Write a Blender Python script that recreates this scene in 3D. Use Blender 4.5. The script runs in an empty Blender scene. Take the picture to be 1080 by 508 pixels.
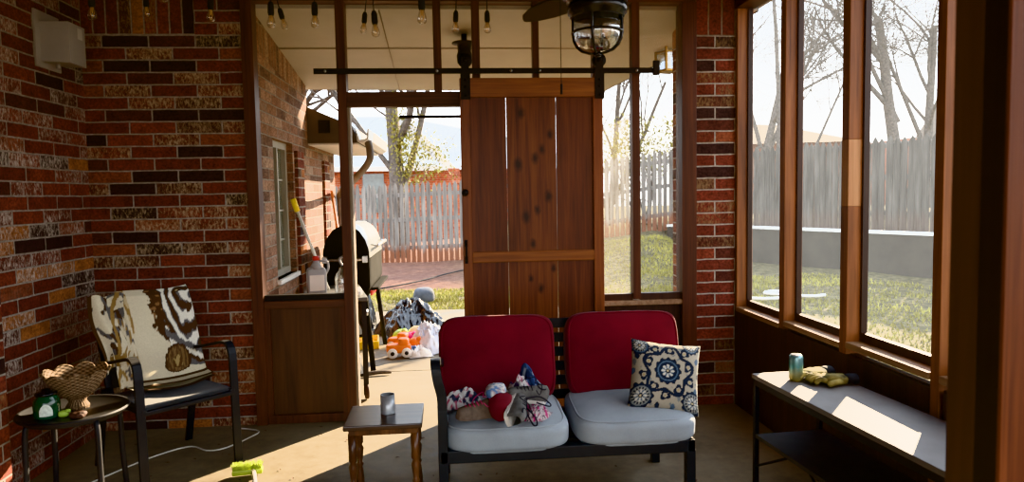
import bpy, bmesh, math, random
from mathutils import Vector, Matrix, noise, Euler
random.seed(7)
PI = math.pi
S = bpy.context.scene
COL = S.collection
R = math.radians

# ------------------------------------------------------------------ materials
MATS = {}
def new_mat(name):
    m = bpy.data.materials.new(name); m.use_nodes = True
    nt = m.node_tree; nt.nodes.clear()
    out = nt.nodes.new('ShaderNodeOutputMaterial')
    MATS[name] = m
    return m, nt, out
def N(nt, t, **kw):
    n = nt.nodes.new(t)
    for k, v in kw.items():
        if k == 'op': n.operation = v
        elif k in n.inputs: n.inputs[k].default_value = v
        else: setattr(n, k, v)
    return n
def L(nt, a, b): nt.links.new(a, b)
def math_(nt, op, a, b=None):
    n = nt.nodes.new('ShaderNodeMath'); n.operation = op
    for i, v in enumerate((a, b)):
        if v is None: continue
        if hasattr(v, 'is_output'): nt.links.new(v, n.inputs[i])
        else: n.inputs[i].default_value = v
    return n.outputs[0]
def mixc(nt, fac, a, b, blend='MIX'):
    n = nt.nodes.new('ShaderNodeMix'); n.data_type = 'RGBA'; n.blend_type = blend
    for sock, v in ((n.inputs[0], fac), (n.inputs[6], a), (n.inputs[7], b)):
        if hasattr(v, 'is_output'): nt.links.new(v, sock)
        elif isinstance(v, (int, float)): sock.default_value = v
        else: sock.default_value = (v[0], v[1], v[2], 1)
    return n.outputs[2]
def ramp(nt, fac, stops, interp='LINEAR'):
    n = nt.nodes.new('ShaderNodeValToRGB'); r = n.color_ramp; r.interpolation = interp
    while len(r.elements) < len(stops): r.elements.new(0.5)
    for e, (p, c) in zip(r.elements, stops):
        e.position = p; e.color = (c[0], c[1], c[2], 1) if hasattr(c, '__len__') else (c, c, c, 1)
    nt.links.new(fac, n.inputs[0])
    return n.outputs[0]
def coords(nt, kind='Object', scale=(1, 1, 1), loc=(0, 0, 0)):
    tc = nt.nodes.new('ShaderNodeTexCoord'); mp = nt.nodes.new('ShaderNodeMapping')
    mp.inputs['Scale'].default_value = scale; mp.inputs['Location'].default_value = loc
    nt.links.new(tc.outputs[kind], mp.inputs[0]); return mp.outputs[0]
def noise_(nt, vec, scale=5, detail=3, rough=.55, dist=0):
    n = nt.nodes.new('ShaderNodeTexNoise')
    n.inputs['Scale'].default_value = scale; n.inputs['Detail'].default_value = detail
    n.inputs['Roughness'].default_value = rough; n.inputs['Distortion'].default_value = dist
    nt.links.new(vec, n.inputs['Vector']); return n.outputs[0]
def bump(nt, h, strength=.3, dist=.01):
    n = nt.nodes.new('ShaderNodeBump'); n.inputs['Strength'].default_value = strength
    n.inputs['Distance'].default_value = dist; nt.links.new(h, n.inputs['Height']); return n.outputs[0]
def principled(nt, out, col, rough=.6, metal=0, spec=.5, normal=None, **kw):
    p = nt.nodes.new('ShaderNodeBsdfPrincipled')
    for s, v in (('Base Color', col), ('Roughness', rough)):
        if hasattr(v, 'is_output'): nt.links.new(v, p.inputs[s])
        elif s == 'Base Color': p.inputs[s].default_value = (v[0], v[1], v[2], 1)
        else: p.inputs[s].default_value = v
    p.inputs['Metallic'].default_value = metal
    p.inputs['Specular IOR Level'].default_value = spec
    for k, v in kw.items(): p.inputs[k].default_value = v
    if normal is not None: nt.links.new(normal, p.inputs['Normal'])
    nt.links.new(p.outputs[0], out.inputs[0]); return p
def simple(name, col, rough=.6, metal=0, var=.25, scale=8, bmp=0, spec=.5, **kw):
    m, nt, out = new_mat(name)
    n = noise_(nt, coords(nt), scale, 4)
    a = [c * (1 - var) for c in col]; b = [min(1, c * (1 + var)) for c in col]
    c = ramp(nt, n, [(.3, a), (.7, b)])
    nm = bump(nt, noise_(nt, coords(nt), scale * 6, 3), bmp, .005) if bmp else None
    principled(nt, out, c, rough, metal, spec, nm, **kw); return m
def fabric(name, col, var=.18, weave=700, rough=.95):
    m, nt, out = new_mat(name); v = coords(nt)
    n = noise_(nt, v, 6, 4); f = noise_(nt, v, weave, 1)
    c = ramp(nt, n, [(.3, [x * (1 - var) for x in col]), (.7, [min(1, x * (1 + var)) for x in col])])
    c = mixc(nt, .25, c, ramp(nt, f, [(.35, [x * .6 for x in col]), (.65, [min(1, x * 1.3) for x in col])]))
    principled(nt, out, c, rough, 0, .2, bump(nt, f, .25, .001), **{'Sheen Weight': .15}); return m
def wood(name, dark, mid, light, axis='z', rough=.5, grain=26, knots=False, spec=.4):
    m, nt, out = new_mat(name)
    s = {'x': (1.3, grain, grain), 'y': (grain, 1.3, grain), 'z': (grain, grain, 1.3)}[axis]
    v = coords(nt, 'Object', s)
    n1 = noise_(nt, v, 1, 5, .6, .6)
    v2 = coords(nt, 'Object', tuple(x * 4 if x > 2 else x * 2 for x in s))
    n2 = noise_(nt, v2, 1, 3)
    big = noise_(nt, coords(nt), 1.7, 2)
    f = math_(nt, 'ADD', math_(nt, 'MULTIPLY', n1, .6), math_(nt, 'ADD', math_(nt, 'MULTIPLY', n2, .25), math_(nt, 'MULTIPLY', big, .25)))
    c = ramp(nt, f, [(.38, dark), (.55, mid), (.72, light)])
    if knots:
        vk = coords(nt, 'Object', (5.0, 5.0, 2.3) if axis == 'z' else (2.3, 5, 5))
        vo = nt.nodes.new('ShaderNodeTexVoronoi'); vo.inputs['Scale'].default_value = 1.15
        nt.links.new(vk, vo.inputs['Vector'])
        kn = ramp(nt, vo.outputs['Distance'], [(.07, 1.0), (.2, 0.0)])
        c = mixc(nt, math_(nt, 'MULTIPLY', kn, .85), c, (.018, .006, .003))
    principled(nt, out, c, rough, 0, spec, bump(nt, f, .25, .003)); return m

def brick(name, palette, mortar, Lb=.274, H=.0743, u0=0., v0=0., joint=.010, soldier=False, stain=.22, stainc=(.42, .34, .26), hue=(1, 1, 1)):
    m, nt, out = new_mat(name)
    uv = nt.nodes.new('ShaderNodeUVMap'); sp = nt.nodes.new('ShaderNodeSeparateXYZ'); L(nt, uv.outputs[0], sp.inputs[0])
    wob = noise_(nt, uv.outputs[0], 9, 2)
    wv = math_(nt, 'MULTIPLY', math_(nt, 'SUBTRACT', wob, .5), .008)
    U, V = sp.outputs[0], sp.outputs[1]
    if soldier: U, V = V, U
    U = math_(nt, 'ADD', math_(nt, 'SUBTRACT', U, u0 if not soldier else v0), wv)
    V = math_(nt, 'ADD', math_(nt, 'SUBTRACT', V, v0 if not soldier else u0), wv)
    vr = math_(nt, 'DIVIDE', V, H); row = math_(nt, 'FLOOR', vr)
    par = math_(nt, 'MULTIPLY', math_(nt, 'MODULO', math_(nt, 'ABSOLUTE', row), 2.0), 0.0 if soldier else .5)
    ur = math_(nt, 'ADD', math_(nt, 'DIVIDE', U, Lb), par); colm = math_(nt, 'FLOOR', ur)
    fb = math_(nt, 'MULTIPLY', math_(nt, 'FRACT', vr), H); fa = math_(nt, 'MULTIPLY', math_(nt, 'FRACT', ur), Lb)
    def edge(f, tot):
        d = math_(nt, 'MINIMUM', f, math_(nt, 'SUBTRACT', tot, f))
        mr = nt.nodes.new('ShaderNodeMapRange'); mr.inputs[1].default_value = joint * .35; mr.inputs[2].default_value = joint * .62
        L(nt, d, mr.inputs[0]); return mr.outputs[0]
    mask = math_(nt, 'MULTIPLY', edge(fa, Lb), edge(fb, H))
    cb = nt.nodes.new('ShaderNodeCombineXYZ'); L(nt, colm, cb.inputs[0]); L(nt, row, cb.inputs[1])
    wn = nt.nodes.new('ShaderNodeTexWhiteNoise'); wn.noise_dimensions = '3D'; L(nt, cb.outputs[0], wn.inputs['Vector'])
    sc = nt.nodes.new('ShaderNodeSeparateColor'); L(nt, wn.outputs['Color'], sc.inputs[0])
    base = ramp(nt, sc.outputs[0], palette, 'CONSTANT')
    fine = noise_(nt, uv.outputs[0], 60, 5, .65)
    base = mixc(nt, .85, base, ramp(nt, fine, [(.28, .25), (.72, 1.75)]), 'MULTIPLY')
    big = noise_(nt, uv.outputs[0], 13, 3)
    base = mixc(nt, .7, base, ramp(nt, big, [(.3, .55), (.7, 1.4)]), 'MULTIPLY')
    # pale lime stains on some of the bricks
    mpn = nt.nodes.new('ShaderNodeMapping'); mpn.inputs['Rotation'].default_value = (0, 0, .5); mpn.inputs['Scale'].default_value = (1., .45, 1); L(nt, uv.outputs[0], mpn.inputs[0])
    st = noise_(nt, mpn.outputs[0], 75, 6, .72, .5)
    cloud = noise_(nt, uv.outputs[0], 7, 2)
    st = math_(nt, 'ADD', math_(nt, 'MULTIPLY', st, .75), math_(nt, 'MULTIPLY', cloud, .28))
    sel = ramp(nt, sc.outputs[1], [(1 - stain - .03, 0.), (1 - stain, 1.)])
    stf = math_(nt, 'MULTIPLY', math_(nt, 'MULTIPLY', sel, ramp(nt, st, [(.48, 0.), (.62, 1.)])), .74)
    base = mixc(nt, stf, base, stainc)
    mo = ramp(nt, noise_(nt, uv.outputs[0], 40, 3), [(.3, [c * .7 for c in mortar]), (.7, [c * 1.2 for c in mortar])])
    c = mixc(nt, mask, mo, base)
    if hue != (1, 1, 1): c = mixc(nt, 1.0, c, hue, 'MULTIPLY')
    h = math_(nt, 'ADD', mask, math_(nt, 'MULTIPLY', fine, .45))
    principled(nt, out, c, .85, 0, .25, bump(nt, h, .7, .008)); return m

def screen(name, dens=.34, col=(.72, .72, .68), wt=.6):
    m, nt, out = new_mat(name)
    t = N(nt, 'ShaderNodeBsdfTransparent'); d = N(nt, 'ShaderNodeBsdfDiffuse'); r = N(nt, 'ShaderNodeBsdfTranslucent')
    n = noise_(nt, coords(nt), 3, 4)
    c = ramp(nt, n, [(.3, [x * .8 for x in col]), (.7, col)])
    L(nt, c, d.inputs[0]); L(nt, c, r.inputs[0])
    a = N(nt, 'ShaderNodeMixShader'); a.inputs[0].default_value = wt; L(nt, d.outputs[0], a.inputs[1]); L(nt, r.outputs[0], a.inputs[2])
    b = N(nt, 'ShaderNodeMixShader'); b.inputs[0].default_value = dens; L(nt, t.outputs[0], b.inputs[1]); L(nt, a.outputs[0], b.inputs[2])
    L(nt, b.outputs[0], out.inputs[0]); return m
def glassy(name, tint=(1, 1, 1), refl=.12, rough=.05):
    m, nt, out = new_mat(name)
    t = N(nt, 'ShaderNodeBsdfTransparent'); t.inputs[0].default_value = (*tint, 1)
    g = N(nt, 'ShaderNodeBsdfGlossy'); g.inputs['Roughness'].default_value = rough
    lw = N(nt, 'ShaderNodeLayerWeight'); lw.inputs[0].default_value = .35
    f = math_(nt, 'ADD', math_(nt, 'MULTIPLY', lw.outputs['Facing'], .55), refl)
    b = N(nt, 'ShaderNodeMixShader'); L(nt, f, b.inputs[0]); L(nt, t.outputs[0], b.inputs[1]); L(nt, g.outputs[0], b.inputs[2])
    L(nt, b.outputs[0], out.inputs[0]); return m
def painted(name, rough=.9, sheen=.1, weave=500):
    # fabric whose printed pattern is stored as a colour attribute of the mesh
    m, nt, out = new_mat(name)
    a = N(nt, 'ShaderNodeVertexColor'); a.layer_name = 'print'
    f = noise_(nt, coords(nt), weave, 1)
    c = mixc(nt, .3, a.outputs[0], ramp(nt, f, [(.3, .45), (.7, 1.3)]), 'MULTIPLY')
    principled(nt, out, c, rough, 0, .2, bump(nt, f, .2, .001), **{'Sheen Weight': sheen}); return m

# ------------------------------------------------------------------ mesh builder
class MB:
    def __init__(s): s.v = []; s.f = []; s.sm = []; s.col = None
    def add(s, vs, fs, smooth=False, M=None):
        b = len(s.v)
        s.v += [tuple(M @ Vector(p)) if M else tuple(p) for p in vs]
        for f in fs: s.f.append(tuple(b + i for i in f)); s.sm.append(smooth)
        return s
    def bm(s, bm_, smooth=False, M=None):
        bm_.verts.index_update()
        s.add([v.co.copy() for v in bm_.verts], [[v.index for v in f.verts] for f in bm_.faces], smooth, M); bm_.free(); return s
    def box(s, lo, hi, bevel=0, M=None, seg=2):
        lo, hi = [min(a, b) for a, b in zip(lo, hi)], [max(a, b) for a, b in zip(lo, hi)]
        if not bevel:
            x0, y0, z0 = lo; x1, y1, z1 = hi
            return s.add([(x0,y0,z0),(x1,y0,z0),(x1,y1,z0),(x0,y1,z0),(x0,y0,z1),(x1,y0,z1),(x1,y1,z1),(x0,y1,z1)],
                         [(0,3,2,1),(4,5,6,7),(0,1,5,4),(1,2,6,5),(2,3,7,6),(3,0,4,7)], False, M)
        b = bmesh.new(); bmesh.ops.create_cube(b, size=1)
        for v in b.verts: v.co = Vector([lo[i] + (v.co[i] + .5) * (hi[i] - lo[i]) for i in range(3)])
        bmesh.ops.bevel(b, geom=list(b.edges), offset=bevel, segments=seg, affect='EDGES', profile=.6)
        return s.bm(b, bevel > .012, M)
    def prism(s, poly, a, b, axis='y', M=None):
        # polygon in the plane across `axis`, extruded from a to b
        def P(p, t):
            return {'y': (p[0], t, p[1]), 'x': (t, p[0], p[1]), 'z': (p[0], p[1], t)}[axis]
        n = len(poly); vs = [P(p, a) for p in poly] + [P(p, b) for p in poly]
        fs = [tuple(range(n))[::-1], tuple(range(n, 2 * n))] + [(i, (i + 1) % n, n + (i + 1) % n, n + i) for i in range(n)]
        return s.add(vs, fs, False, M)
    def tube(s, pts, r, seg=8, cap=True, smooth=True, M=None):
        pts = [Vector(p) for p in pts]; n = len(pts)
        rs = r if hasattr(r, '__len__') else [r] * n
        vs = []; prev = None
        for i, p in enumerate(pts):
            t = (pts[min(i + 1, n - 1)] - pts[max(i - 1, 0)])
            t = t.normalized() if t.length > 1e-9 else Vector((0, 0, 1))
            if prev is None:
                u = t.orthogonal().normalized()
            else:
                u = prev - t * prev.dot(t)
                u = u.normalized() if u.length > 1e-6 else t.orthogonal().normalized()
            prev = u; w = t.cross(u)
            for k in range(seg):
                a = 2 * PI * k / seg
                vs.append(p + (u * math.cos(a) + w * math.sin(a)) * rs[i])
        fs = [(i * seg + k, i * seg + (k + 1) % seg, (i + 1) * seg + (k + 1) % seg, (i + 1) * seg + k) for i in range(n - 1) for k in range(seg)]
        if cap: fs += [tuple(range(seg))[::-1], tuple((n - 1) * seg + k for k in range(seg))]
        return s.add(vs, fs, smooth, M)
    def ribbon(s, pts, side, w, t, M=None):
        # rectangular bar along a path; `side` is the direction of its width
        pts = [Vector(p) for p in pts]; n = len(pts); sd = Vector(side).normalized(); vs = []
        for i, p in enumerate(pts):
            d = (pts[min(i + 1, n - 1)] - pts[max(i - 1, 0)]).normalized()
            nn = d.cross(sd).normalized()
            for a, b in ((-1, -1), (1, -1), (1, 1), (-1, 1)): vs.append(p + sd * a * w / 2 + nn * b * t / 2)
        fs = [(i * 4 + k, i * 4 + (k + 1) % 4, i * 4 + 4 + (k + 1) % 4, i * 4 + 4 + k) for i in range(n - 1) for k in range(4)]
        fs += [(3, 2, 1, 0), tuple((n - 1) * 4 + k for k in range(4))]
        return s.add(vs, fs, False, M)
    def lathe(s, prof, seg=24, c=(0, 0, 0), smooth=True, M=None):
        vs = []; n = len(prof)
        for r_, z in prof:
            for k in range(seg):
                a = 2 * PI * k / seg; vs.append((c[0] + r_ * math.cos(a), c[1] + r_ * math.sin(a), c[2] + z))
        fs = [(i * seg + k, i * seg + (k + 1) % seg, (i + 1) * seg + (k + 1) % seg, (i + 1) * seg + k) for i in range(n - 1) for k in range(seg)]
        if prof[0][0] > 1e-5: fs.append(tuple(range(seg))[::-1])
        if prof[-1][0] > 1e-5: fs.append(tuple((n - 1) * seg + k for k in range(seg)))
        return s.add(vs, fs, smooth, M)
    def grid(s, nu, nv, fn, smooth=True, M=None, closed_u=False):
        vs = [fn(i / (nu - 1 if not closed_u else nu), j / (nv - 1)) for j in range(nv) for i in range(nu)]
        fs = []
        for j in range(nv - 1):
            for i in range(nu if closed_u else nu - 1):
                a = j * nu + i; b = j * nu + (i + 1) % nu
                fs.append((a, b, b + nu, a + nu))
        return s.add(vs, fs, smooth, M)
    def blob(s, half, k=4., n=14, bulge=0., c=(0, 0, 0), wr=0., ws=6., M=None, seed=0, smooth=True):
        # a cushion: the surface of a cube pulled to a rounded box
        b = bmesh.new(); bmesh.ops.create_cube(b, size=2)
        bmesh.ops.subdivide_edges(b, edges=list(b.edges), cuts=n, use_grid_fill=True)
        for v in b.verts:
            p = v.co.copy(); inf = max(abs(x) for x in p)
            kn = sum(abs(x) ** k for x in p) ** (1 / k)
            q = p * (inf / kn)
            h = Vector((q.x * half[0], q.y * half[1], q.z * half[2]))
            h.z += bulge * (1 - q.x ** 2) * (1 - q.y ** 2) * (1 if q.z > 0 else -1) * abs(q.z)
            if wr:
                o = Vector((seed * 3.1, seed * 1.7, 0))
                h += q.normalized() * wr * noise.fractal(h * ws + o, 1., 2., 3)
            v.co = h + Vector(c)
        return s.bm(b, smooth, M)
    def build(s, name, mat, parent=None, loc=None, rot=None, uv=False, kind=None, label=None, colors=None):
        me = bpy.data.meshes.new(name); me.from_pydata(s.v, [], s.f)
        me.polygons.foreach_set('use_smooth', s.sm)
        if uv:
            ul = me.uv_layers.new(name='UVMap')
            for p in me.polygons:
                n = p.normal; a = [abs(n.x), abs(n.y), abs(n.z)]; i = a.index(max(a))
                for li in p.loop_indices:
                    c = me.vertices[me.loops[li].vertex_index].co
                    ul.data[li].uv = (c.y, c.z) if i == 0 else (c.x, c.z) if i == 1 else (c.x, c.y)
        if colors:
            ca = me.color_attributes.new('print', 'FLOAT_COLOR', 'POINT')
            for i, c in enumerate(colors): ca.data[i].color = (c[0], c[1], c[2], 1)
        me.materials.append(MATS[mat] if isinstance(mat, str) else mat)
        me.update()
        o = bpy.data.objects.new(name, me); COL.objects.link(o)
        if parent is not None: o.parent = parent
        if loc is not None: o.location = loc
        if rot is not None: o.rotation_euler = rot
        if kind: o['kind'] = kind
        if label: o['label'] = label
        return o

def thing(name, label, cat, loc=(0, 0, 0), rz=0, group=None, rot=None):
    o = bpy.data.objects.new(name, None); COL.objects.link(o); o.empty_display_size = .1
    o.location = loc; o.rotation_euler = rot if rot else (0, 0, rz)
    o['label'] = label; o['category'] = cat
    if group: o['group'] = group
    return o
def tag(o, label, cat, group=None, kind=None):
    o['label'] = label; o['category'] = cat
    if group: o['group'] = group
    if kind: o['kind'] = kind
    return o
def kids(o): return [c for c in bpy.data.objects if c.parent == o]
def copy_tree(o, parent=None):
    c = o.copy(); COL.objects.link(c)
    if parent is not None: c.parent = parent
    for ch in kids(o): copy_tree(ch, c)
    return c
def bez(p0, p1, p2, p3, n=10):
    out = []
    for i in range(n + 1):
        t = i / n; a = (1 - t)
        out.append(Vector(p0) * a ** 3 + Vector(p1) * 3 * a * a * t + Vector(p2) * 3 * a * t * t + Vector(p3) * t ** 3)
    return out
def smooth_path(pts, n=6):
    pts = [Vector(p) for p in pts]; out = []
    for i in range(len(pts) - 1):
        p0 = pts[max(i - 1, 0)]; p1 = pts[i]; p2 = pts[i + 1]; p3 = pts[min(i + 2, len(pts) - 1)]
        for k in range(n):
            t = k / n
            out.append(.5 * ((2 * p1) + (p2 - p0) * t + (2 * p0 - 5 * p1 + 4 * p2 - p3) * t * t + (3 * p1 - p0 - 3 * p2 + p3) * t ** 3))
    out.append(pts[-1]); return out
def lerp(a, b, t): return a + (b - a) * t
def sstep(a, b, x):
    t = max(0, min(1, (x - a) / (b - a))); return t * t * (3 - 2 * t)

# ------------------------------------------------------------------ material set
KNOTS = [(.447, 1.941, .032), (.578, 1.709, .026), (.63, 1.804, .026), (.532, 1.656, .03), (.425, 1.616, .036), (.615, 1.412, .032), (.543, 1.327, .026), (.468, 1.287, .034), (.513, 1.112, .026), (.641, .954, .022), (.558, .826, .026), (.494, .893, .02)]
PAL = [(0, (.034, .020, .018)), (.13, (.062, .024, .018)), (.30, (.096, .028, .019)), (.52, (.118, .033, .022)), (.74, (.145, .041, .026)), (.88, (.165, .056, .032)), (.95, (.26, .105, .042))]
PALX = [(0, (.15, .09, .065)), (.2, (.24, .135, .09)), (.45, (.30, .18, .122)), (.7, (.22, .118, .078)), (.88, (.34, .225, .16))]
MOR = (.34, .30, .26)
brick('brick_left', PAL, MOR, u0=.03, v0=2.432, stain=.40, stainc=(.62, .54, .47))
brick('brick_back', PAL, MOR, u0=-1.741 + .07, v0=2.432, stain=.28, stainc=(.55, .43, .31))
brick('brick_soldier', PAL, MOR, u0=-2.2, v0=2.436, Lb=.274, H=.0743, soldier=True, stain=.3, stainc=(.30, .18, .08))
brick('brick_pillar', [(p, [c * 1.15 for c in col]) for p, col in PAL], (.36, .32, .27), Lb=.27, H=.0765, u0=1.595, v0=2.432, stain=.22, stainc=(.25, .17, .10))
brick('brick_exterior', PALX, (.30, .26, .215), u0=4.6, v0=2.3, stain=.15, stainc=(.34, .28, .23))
brick('brick_exterior_soldier', PALX, (.30, .24, .18), u0=4.6, v0=2.29, soldier=True, stain=.1)
brick('brick_house', [(0, (.38, .10, .045)), (.4, (.48, .14, .06)), (.7, (.30, .07, .035))], (.4, .3, .22), stain=.1)
wood('stud_wood', (.022, .006, .003), (.058, .016, .006), (.10, .029, .010), 'z')
wood('beam_wood', (.028, .009, .004), (.07, .022, .008), (.12, .038, .013), 'x')
wood('post_wood', (.065, .021, .006), (.18, .060, .016), (.29, .105, .030), 'z')
wood('post_pine', (.25, .11, .045), (.38, .18, .075), (.50, .27, .125), 'z')
wood('sill_wood', (.16, .09, .05), (.28, .17, .10), (.4, .27, .17), 'y')
wood('apron_wood', (.018, .008, .005), (.035, .015, .008), (.055, .022, .011), 'z')
wood('panel_wood', (.028, .010, .004), (.055, .021, .008), (.08, .031, .011), 'z', grain=14)
wood('door_wood', (.035, .008, .003), (.095, .022, .006), (.15, .038, .009), 'z', rough=.42)
wood('door_rail_wood', (.07, .018, .006), (.19, .055, .012), (.29, .10, .022), 'x', rough=.42)
wood('door_stile_wood', (.06, .016, .006), (.16, .042, .012), (.24, .07, .018), 'z', rough=.42)
wood('table_wood', (.03, .012, .006), (.09, .035, .014), (.2, .085, .03), 'z', rough=.3, spec=.5)
wood('tabletop_wood', (.02, .012, .009), (.05, .028, .018), (.09, .05, .03), 'x', rough=.28, spec=.5)
wood('near_post_wood', (.05, .012, .004), (.15, .042, .014), (.26, .085, .03), 'z', grain=60)
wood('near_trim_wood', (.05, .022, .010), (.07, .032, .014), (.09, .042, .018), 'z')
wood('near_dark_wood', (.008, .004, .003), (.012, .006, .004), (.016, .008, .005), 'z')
wood('picket_wood', (.17, .155, .14), (.29, .27, .25), (.42, .39, .36), 'z', rough=.9, grain=18, spec=.1)
wood('pole_orange', (.4, .1, .03), (.55, .17, .05), (.65, .24, .09), 'z')
simple('concrete_ground', (.3, .27, .24), .85)
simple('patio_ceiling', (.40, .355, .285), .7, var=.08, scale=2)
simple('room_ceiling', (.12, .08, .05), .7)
simple('black_metal', (.014, .014, .016), .55, .1, var=.3)
simple('iron', (.015, .013, .012), .55, .5, var=.3, bmp=.1)
simple('steel', (.55, .55, .55), .3, .9, var=.15)
simple('grey_plastic', (.40, .37, .33), .45, var=.06)
simple('frame_paint', (.34, .32, .26), .5, var=.06)
simple('white_paint', (.72, .69, .62), .5, var=.06)
simple('beige_paint', (.24, .19, .14), .6, var=.1)
simple('fascia_paint', (.085, .062, .043), .6, var=.1)
simple('white_plastic', (.33, .335, .34), .4, var=.05)
simple('yellow_plastic', (.85, .62, .03), .4, var=.1)
simple('lime_plastic', (.36, .46, .03), .45, var=.1)
simple('lime_bristle', (.46, .55, .09), .7, var=.2, scale=60)
simple('red_plastic', (.5, .03, .02), .4, var=.1)
simple('rubber', (.02, .02, .02), .8)
simple('bench_top', (.19, .18, .17), .55, var=.15, scale=5, bmp=.05)
simple('shelf_board', (.05, .045, .04), .6, var=.2)
simple('slats_dark', (.022, .024, .026), .5, .2)
fabric('cushion_red', (.112, .006, .011), .25)
fabric('cushion_blue', (.33, .37, .40), .12)
fabric('sling', (.10, .10, .10), .25, 500)
m, nt, out = new_mat('wicker')
v = coords(nt); sp = N(nt, 'ShaderNodeSeparateXYZ'); L(nt, v, sp.inputs[0])
an = math_(nt, 'ARCTAN2', sp.outputs[1], sp.outputs[0]); rr_ = N(nt, 'ShaderNodeVectorMath'); rr_.operation = 'LENGTH'; L(nt, v, rr_.inputs[0])
wv_ = math_(nt, 'MULTIPLY', math_(nt, 'SINE', math_(nt, 'MULTIPLY', an, 22.)), math_(nt, 'SINE', math_(nt, 'MULTIPLY', rr_.outputs['Value'], 330.)))
wn_ = math_(nt, 'ADD', wv_, math_(nt, 'MULTIPLY', math_(nt, 'SUBTRACT', noise_(nt, v, 70, 3), .5), 1.6))
hw_ = math_(nt, 'ADD', math_(nt, 'MULTIPLY', wn_, .35), .5)
principled(nt, out, ramp(nt, hw_, [(.15, (.04, .026, .017)), (.5, (.17, .115, .075)), (.85, (.34, .25, .17))]), .85, 0, .2, bump(nt, hw_, .8, .004))
simple('dark_brown', (.05, .022, .014), .7, var=.4, scale=60)
simple('smoker_black', (.014, .013, .011), .9, 0, var=.3, spec=.08)
simple('smoker_side', (.012, .011, .010), .9, 0, spec=.05)
simple('downspout_paint', (.13, .105, .085), .6)
simple('smoker_silver', (.50, .50, .47), .35, .6, var=.25, scale=5)
simple('grey_top', (.13, .127, .12), .45, .2, var=.12)
simple('trash_bag', (.012, .012, .014), .22, 0, spec=.7)
simple('stone', (.07, .077, .09), .85, var=.3, bmp=.4)
simple('brass', (.28, .15, .03), .35, .8, var=.15)
simple('black_gloss', (.008, .008, .009), .25, .2, spec=.6)
simple('fan_blade', (.05, .045, .04), .45, var=.2)
simple('cord_white', (.6, .57, .5), .6, var=.05)
simple('bark', (.13, .11, .095), .95, var=.4, scale=20, bmp=.5, spec=.1)
simple('bark_dark', (.10, .08, .065), .95, var=.4, scale=20, spec=.1)
simple('leaf_yellow', (.22, .19, .035), .6, var=.4, scale=2)
simple('leaf_green', (.12, .17, .04), .7, var=.4, scale=2)
simple('leaf_brown', (.10, .05, .025), .8, var=.4, scale=4)
simple('grass_blade', (.29, .26, .055), .8, var=.5, scale=1.2)
simple('roof_blue_shaded', (.05, .065, .09), .9, var=.2, scale=6)
simple('roof_pale', (.62, .61, .58), .9, var=.15, scale=6)
simple('roof_tan', (.14, .105, .075), .9, var=.2, scale=6)
simple('house_brick_far', (.35, .18, .12), .9)
simple('window_dark', (.10, .13, .13), .1, spec=.8)
simple('retaining', (.055, .045, .034), .9, var=.2, scale=3)
simple('cap_block', (.75, .73, .68), .8, var=.06)
simple('orange_toy', (.80, .20, .015), .5, var=.15)
simple('pink_toy', (.75, .05, .28), .5)
simple('lime_toy', (.42, .6, .12), .5)
simple('cream_toy', (.75, .6, .3), .6)
simple('blue_toy', (.08, .16, .35), .5)
simple('wheel_white', (.85, .83, .78), .5, var=.05)
simple('sheet_white', (.72, .76, .84), .8, var=.08)
simple('navy_cloth', (.03, .035, .09), .9)
simple('red_cloth', (.13, .008, .014), .9)
simple('shoe_grey', (.13, .125, .115), .85, var=.3, scale=30)
simple('shoe_taupe', (.16, .125, .10), .85, var=.3, scale=30)
simple('sole_white', (.75, .72, .66), .6)
simple('lace_dark', (.02, .018, .025), .8)
simple('lace_pink', (.55, .06, .16), .8)
simple('candle_green', (.016, .05, .024), .15, spec=.7)
simple('label_white', (.62, .68, .60), .6, var=.2, scale=90)
simple('candle_tin', (.40, .42, .44), .3, .4, var=.3, scale=14)
simple('wax', (.7, .66, .58), .5)
simple('glove_camo', (.20, .16, .05), .85, var=.8, scale=22)
simple('glove_black', (.02, .02, .02), .8)
simple('filament', (.65, .38, .12), .4, var=.1)
simple('window_glass_far', (.16, .17, .13), .08, spec=.9, var=.2, scale=2)
screen('screen_right', .13, (.28, .32, .36), .6)
screen('screen_back', .19, (.42, .40, .36), .6)
glassy('bulb_glass', (1, .96, .9), .10)
glassy('lamp_glass', (.92, .95, .97), .30, .10)
glassy('jug_clear', (.8, .82, .84), .25, .2)
glassy('lantern_glass', (.85, .92, .98), .15, .1)
painted('print_fabric'); painted('print_blanket', .95, 0., 300)
# the knotty middle board of the barn door
wood('door_wood_knotty', (.045, .010, .003), (.12, .030, .007), (.19, .055, .012), 'z', rough=.42)
m = MATS['door_wood_knotty']; nt = m.node_tree
pb = [n for n in nt.nodes if n.type == 'BSDF_PRINCIPLED'][0]; src = pb.inputs['Base Color'].links[0].from_socket
mp = coords(nt, 'Object', (1, 0, .62)); tot = None
for kx, kz, kr in KNOTS:
    d = N(nt, 'ShaderNodeVectorMath'); d.operation = 'DISTANCE'; L(nt, mp, d.inputs[0]); d.inputs[1].default_value = (kx, 0, kz * .62)
    dn = math_(nt, 'ADD', d.outputs['Value'], math_(nt, 'MULTIPLY', math_(nt, 'SUBTRACT', noise_(nt, coords(nt), 30, 2), .5), .02))
    v = ramp(nt, math_(nt, 'DIVIDE', dn, kr), [(.25, 1.), (1., 0.)]); tot = v if tot is None else math_(nt, 'MAXIMUM', tot, v)
L(nt, mixc(nt, math_(nt, 'MULTIPLY', tot, .92), src, (.016, .005, .002)), pb.inputs['Base Color'])
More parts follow.
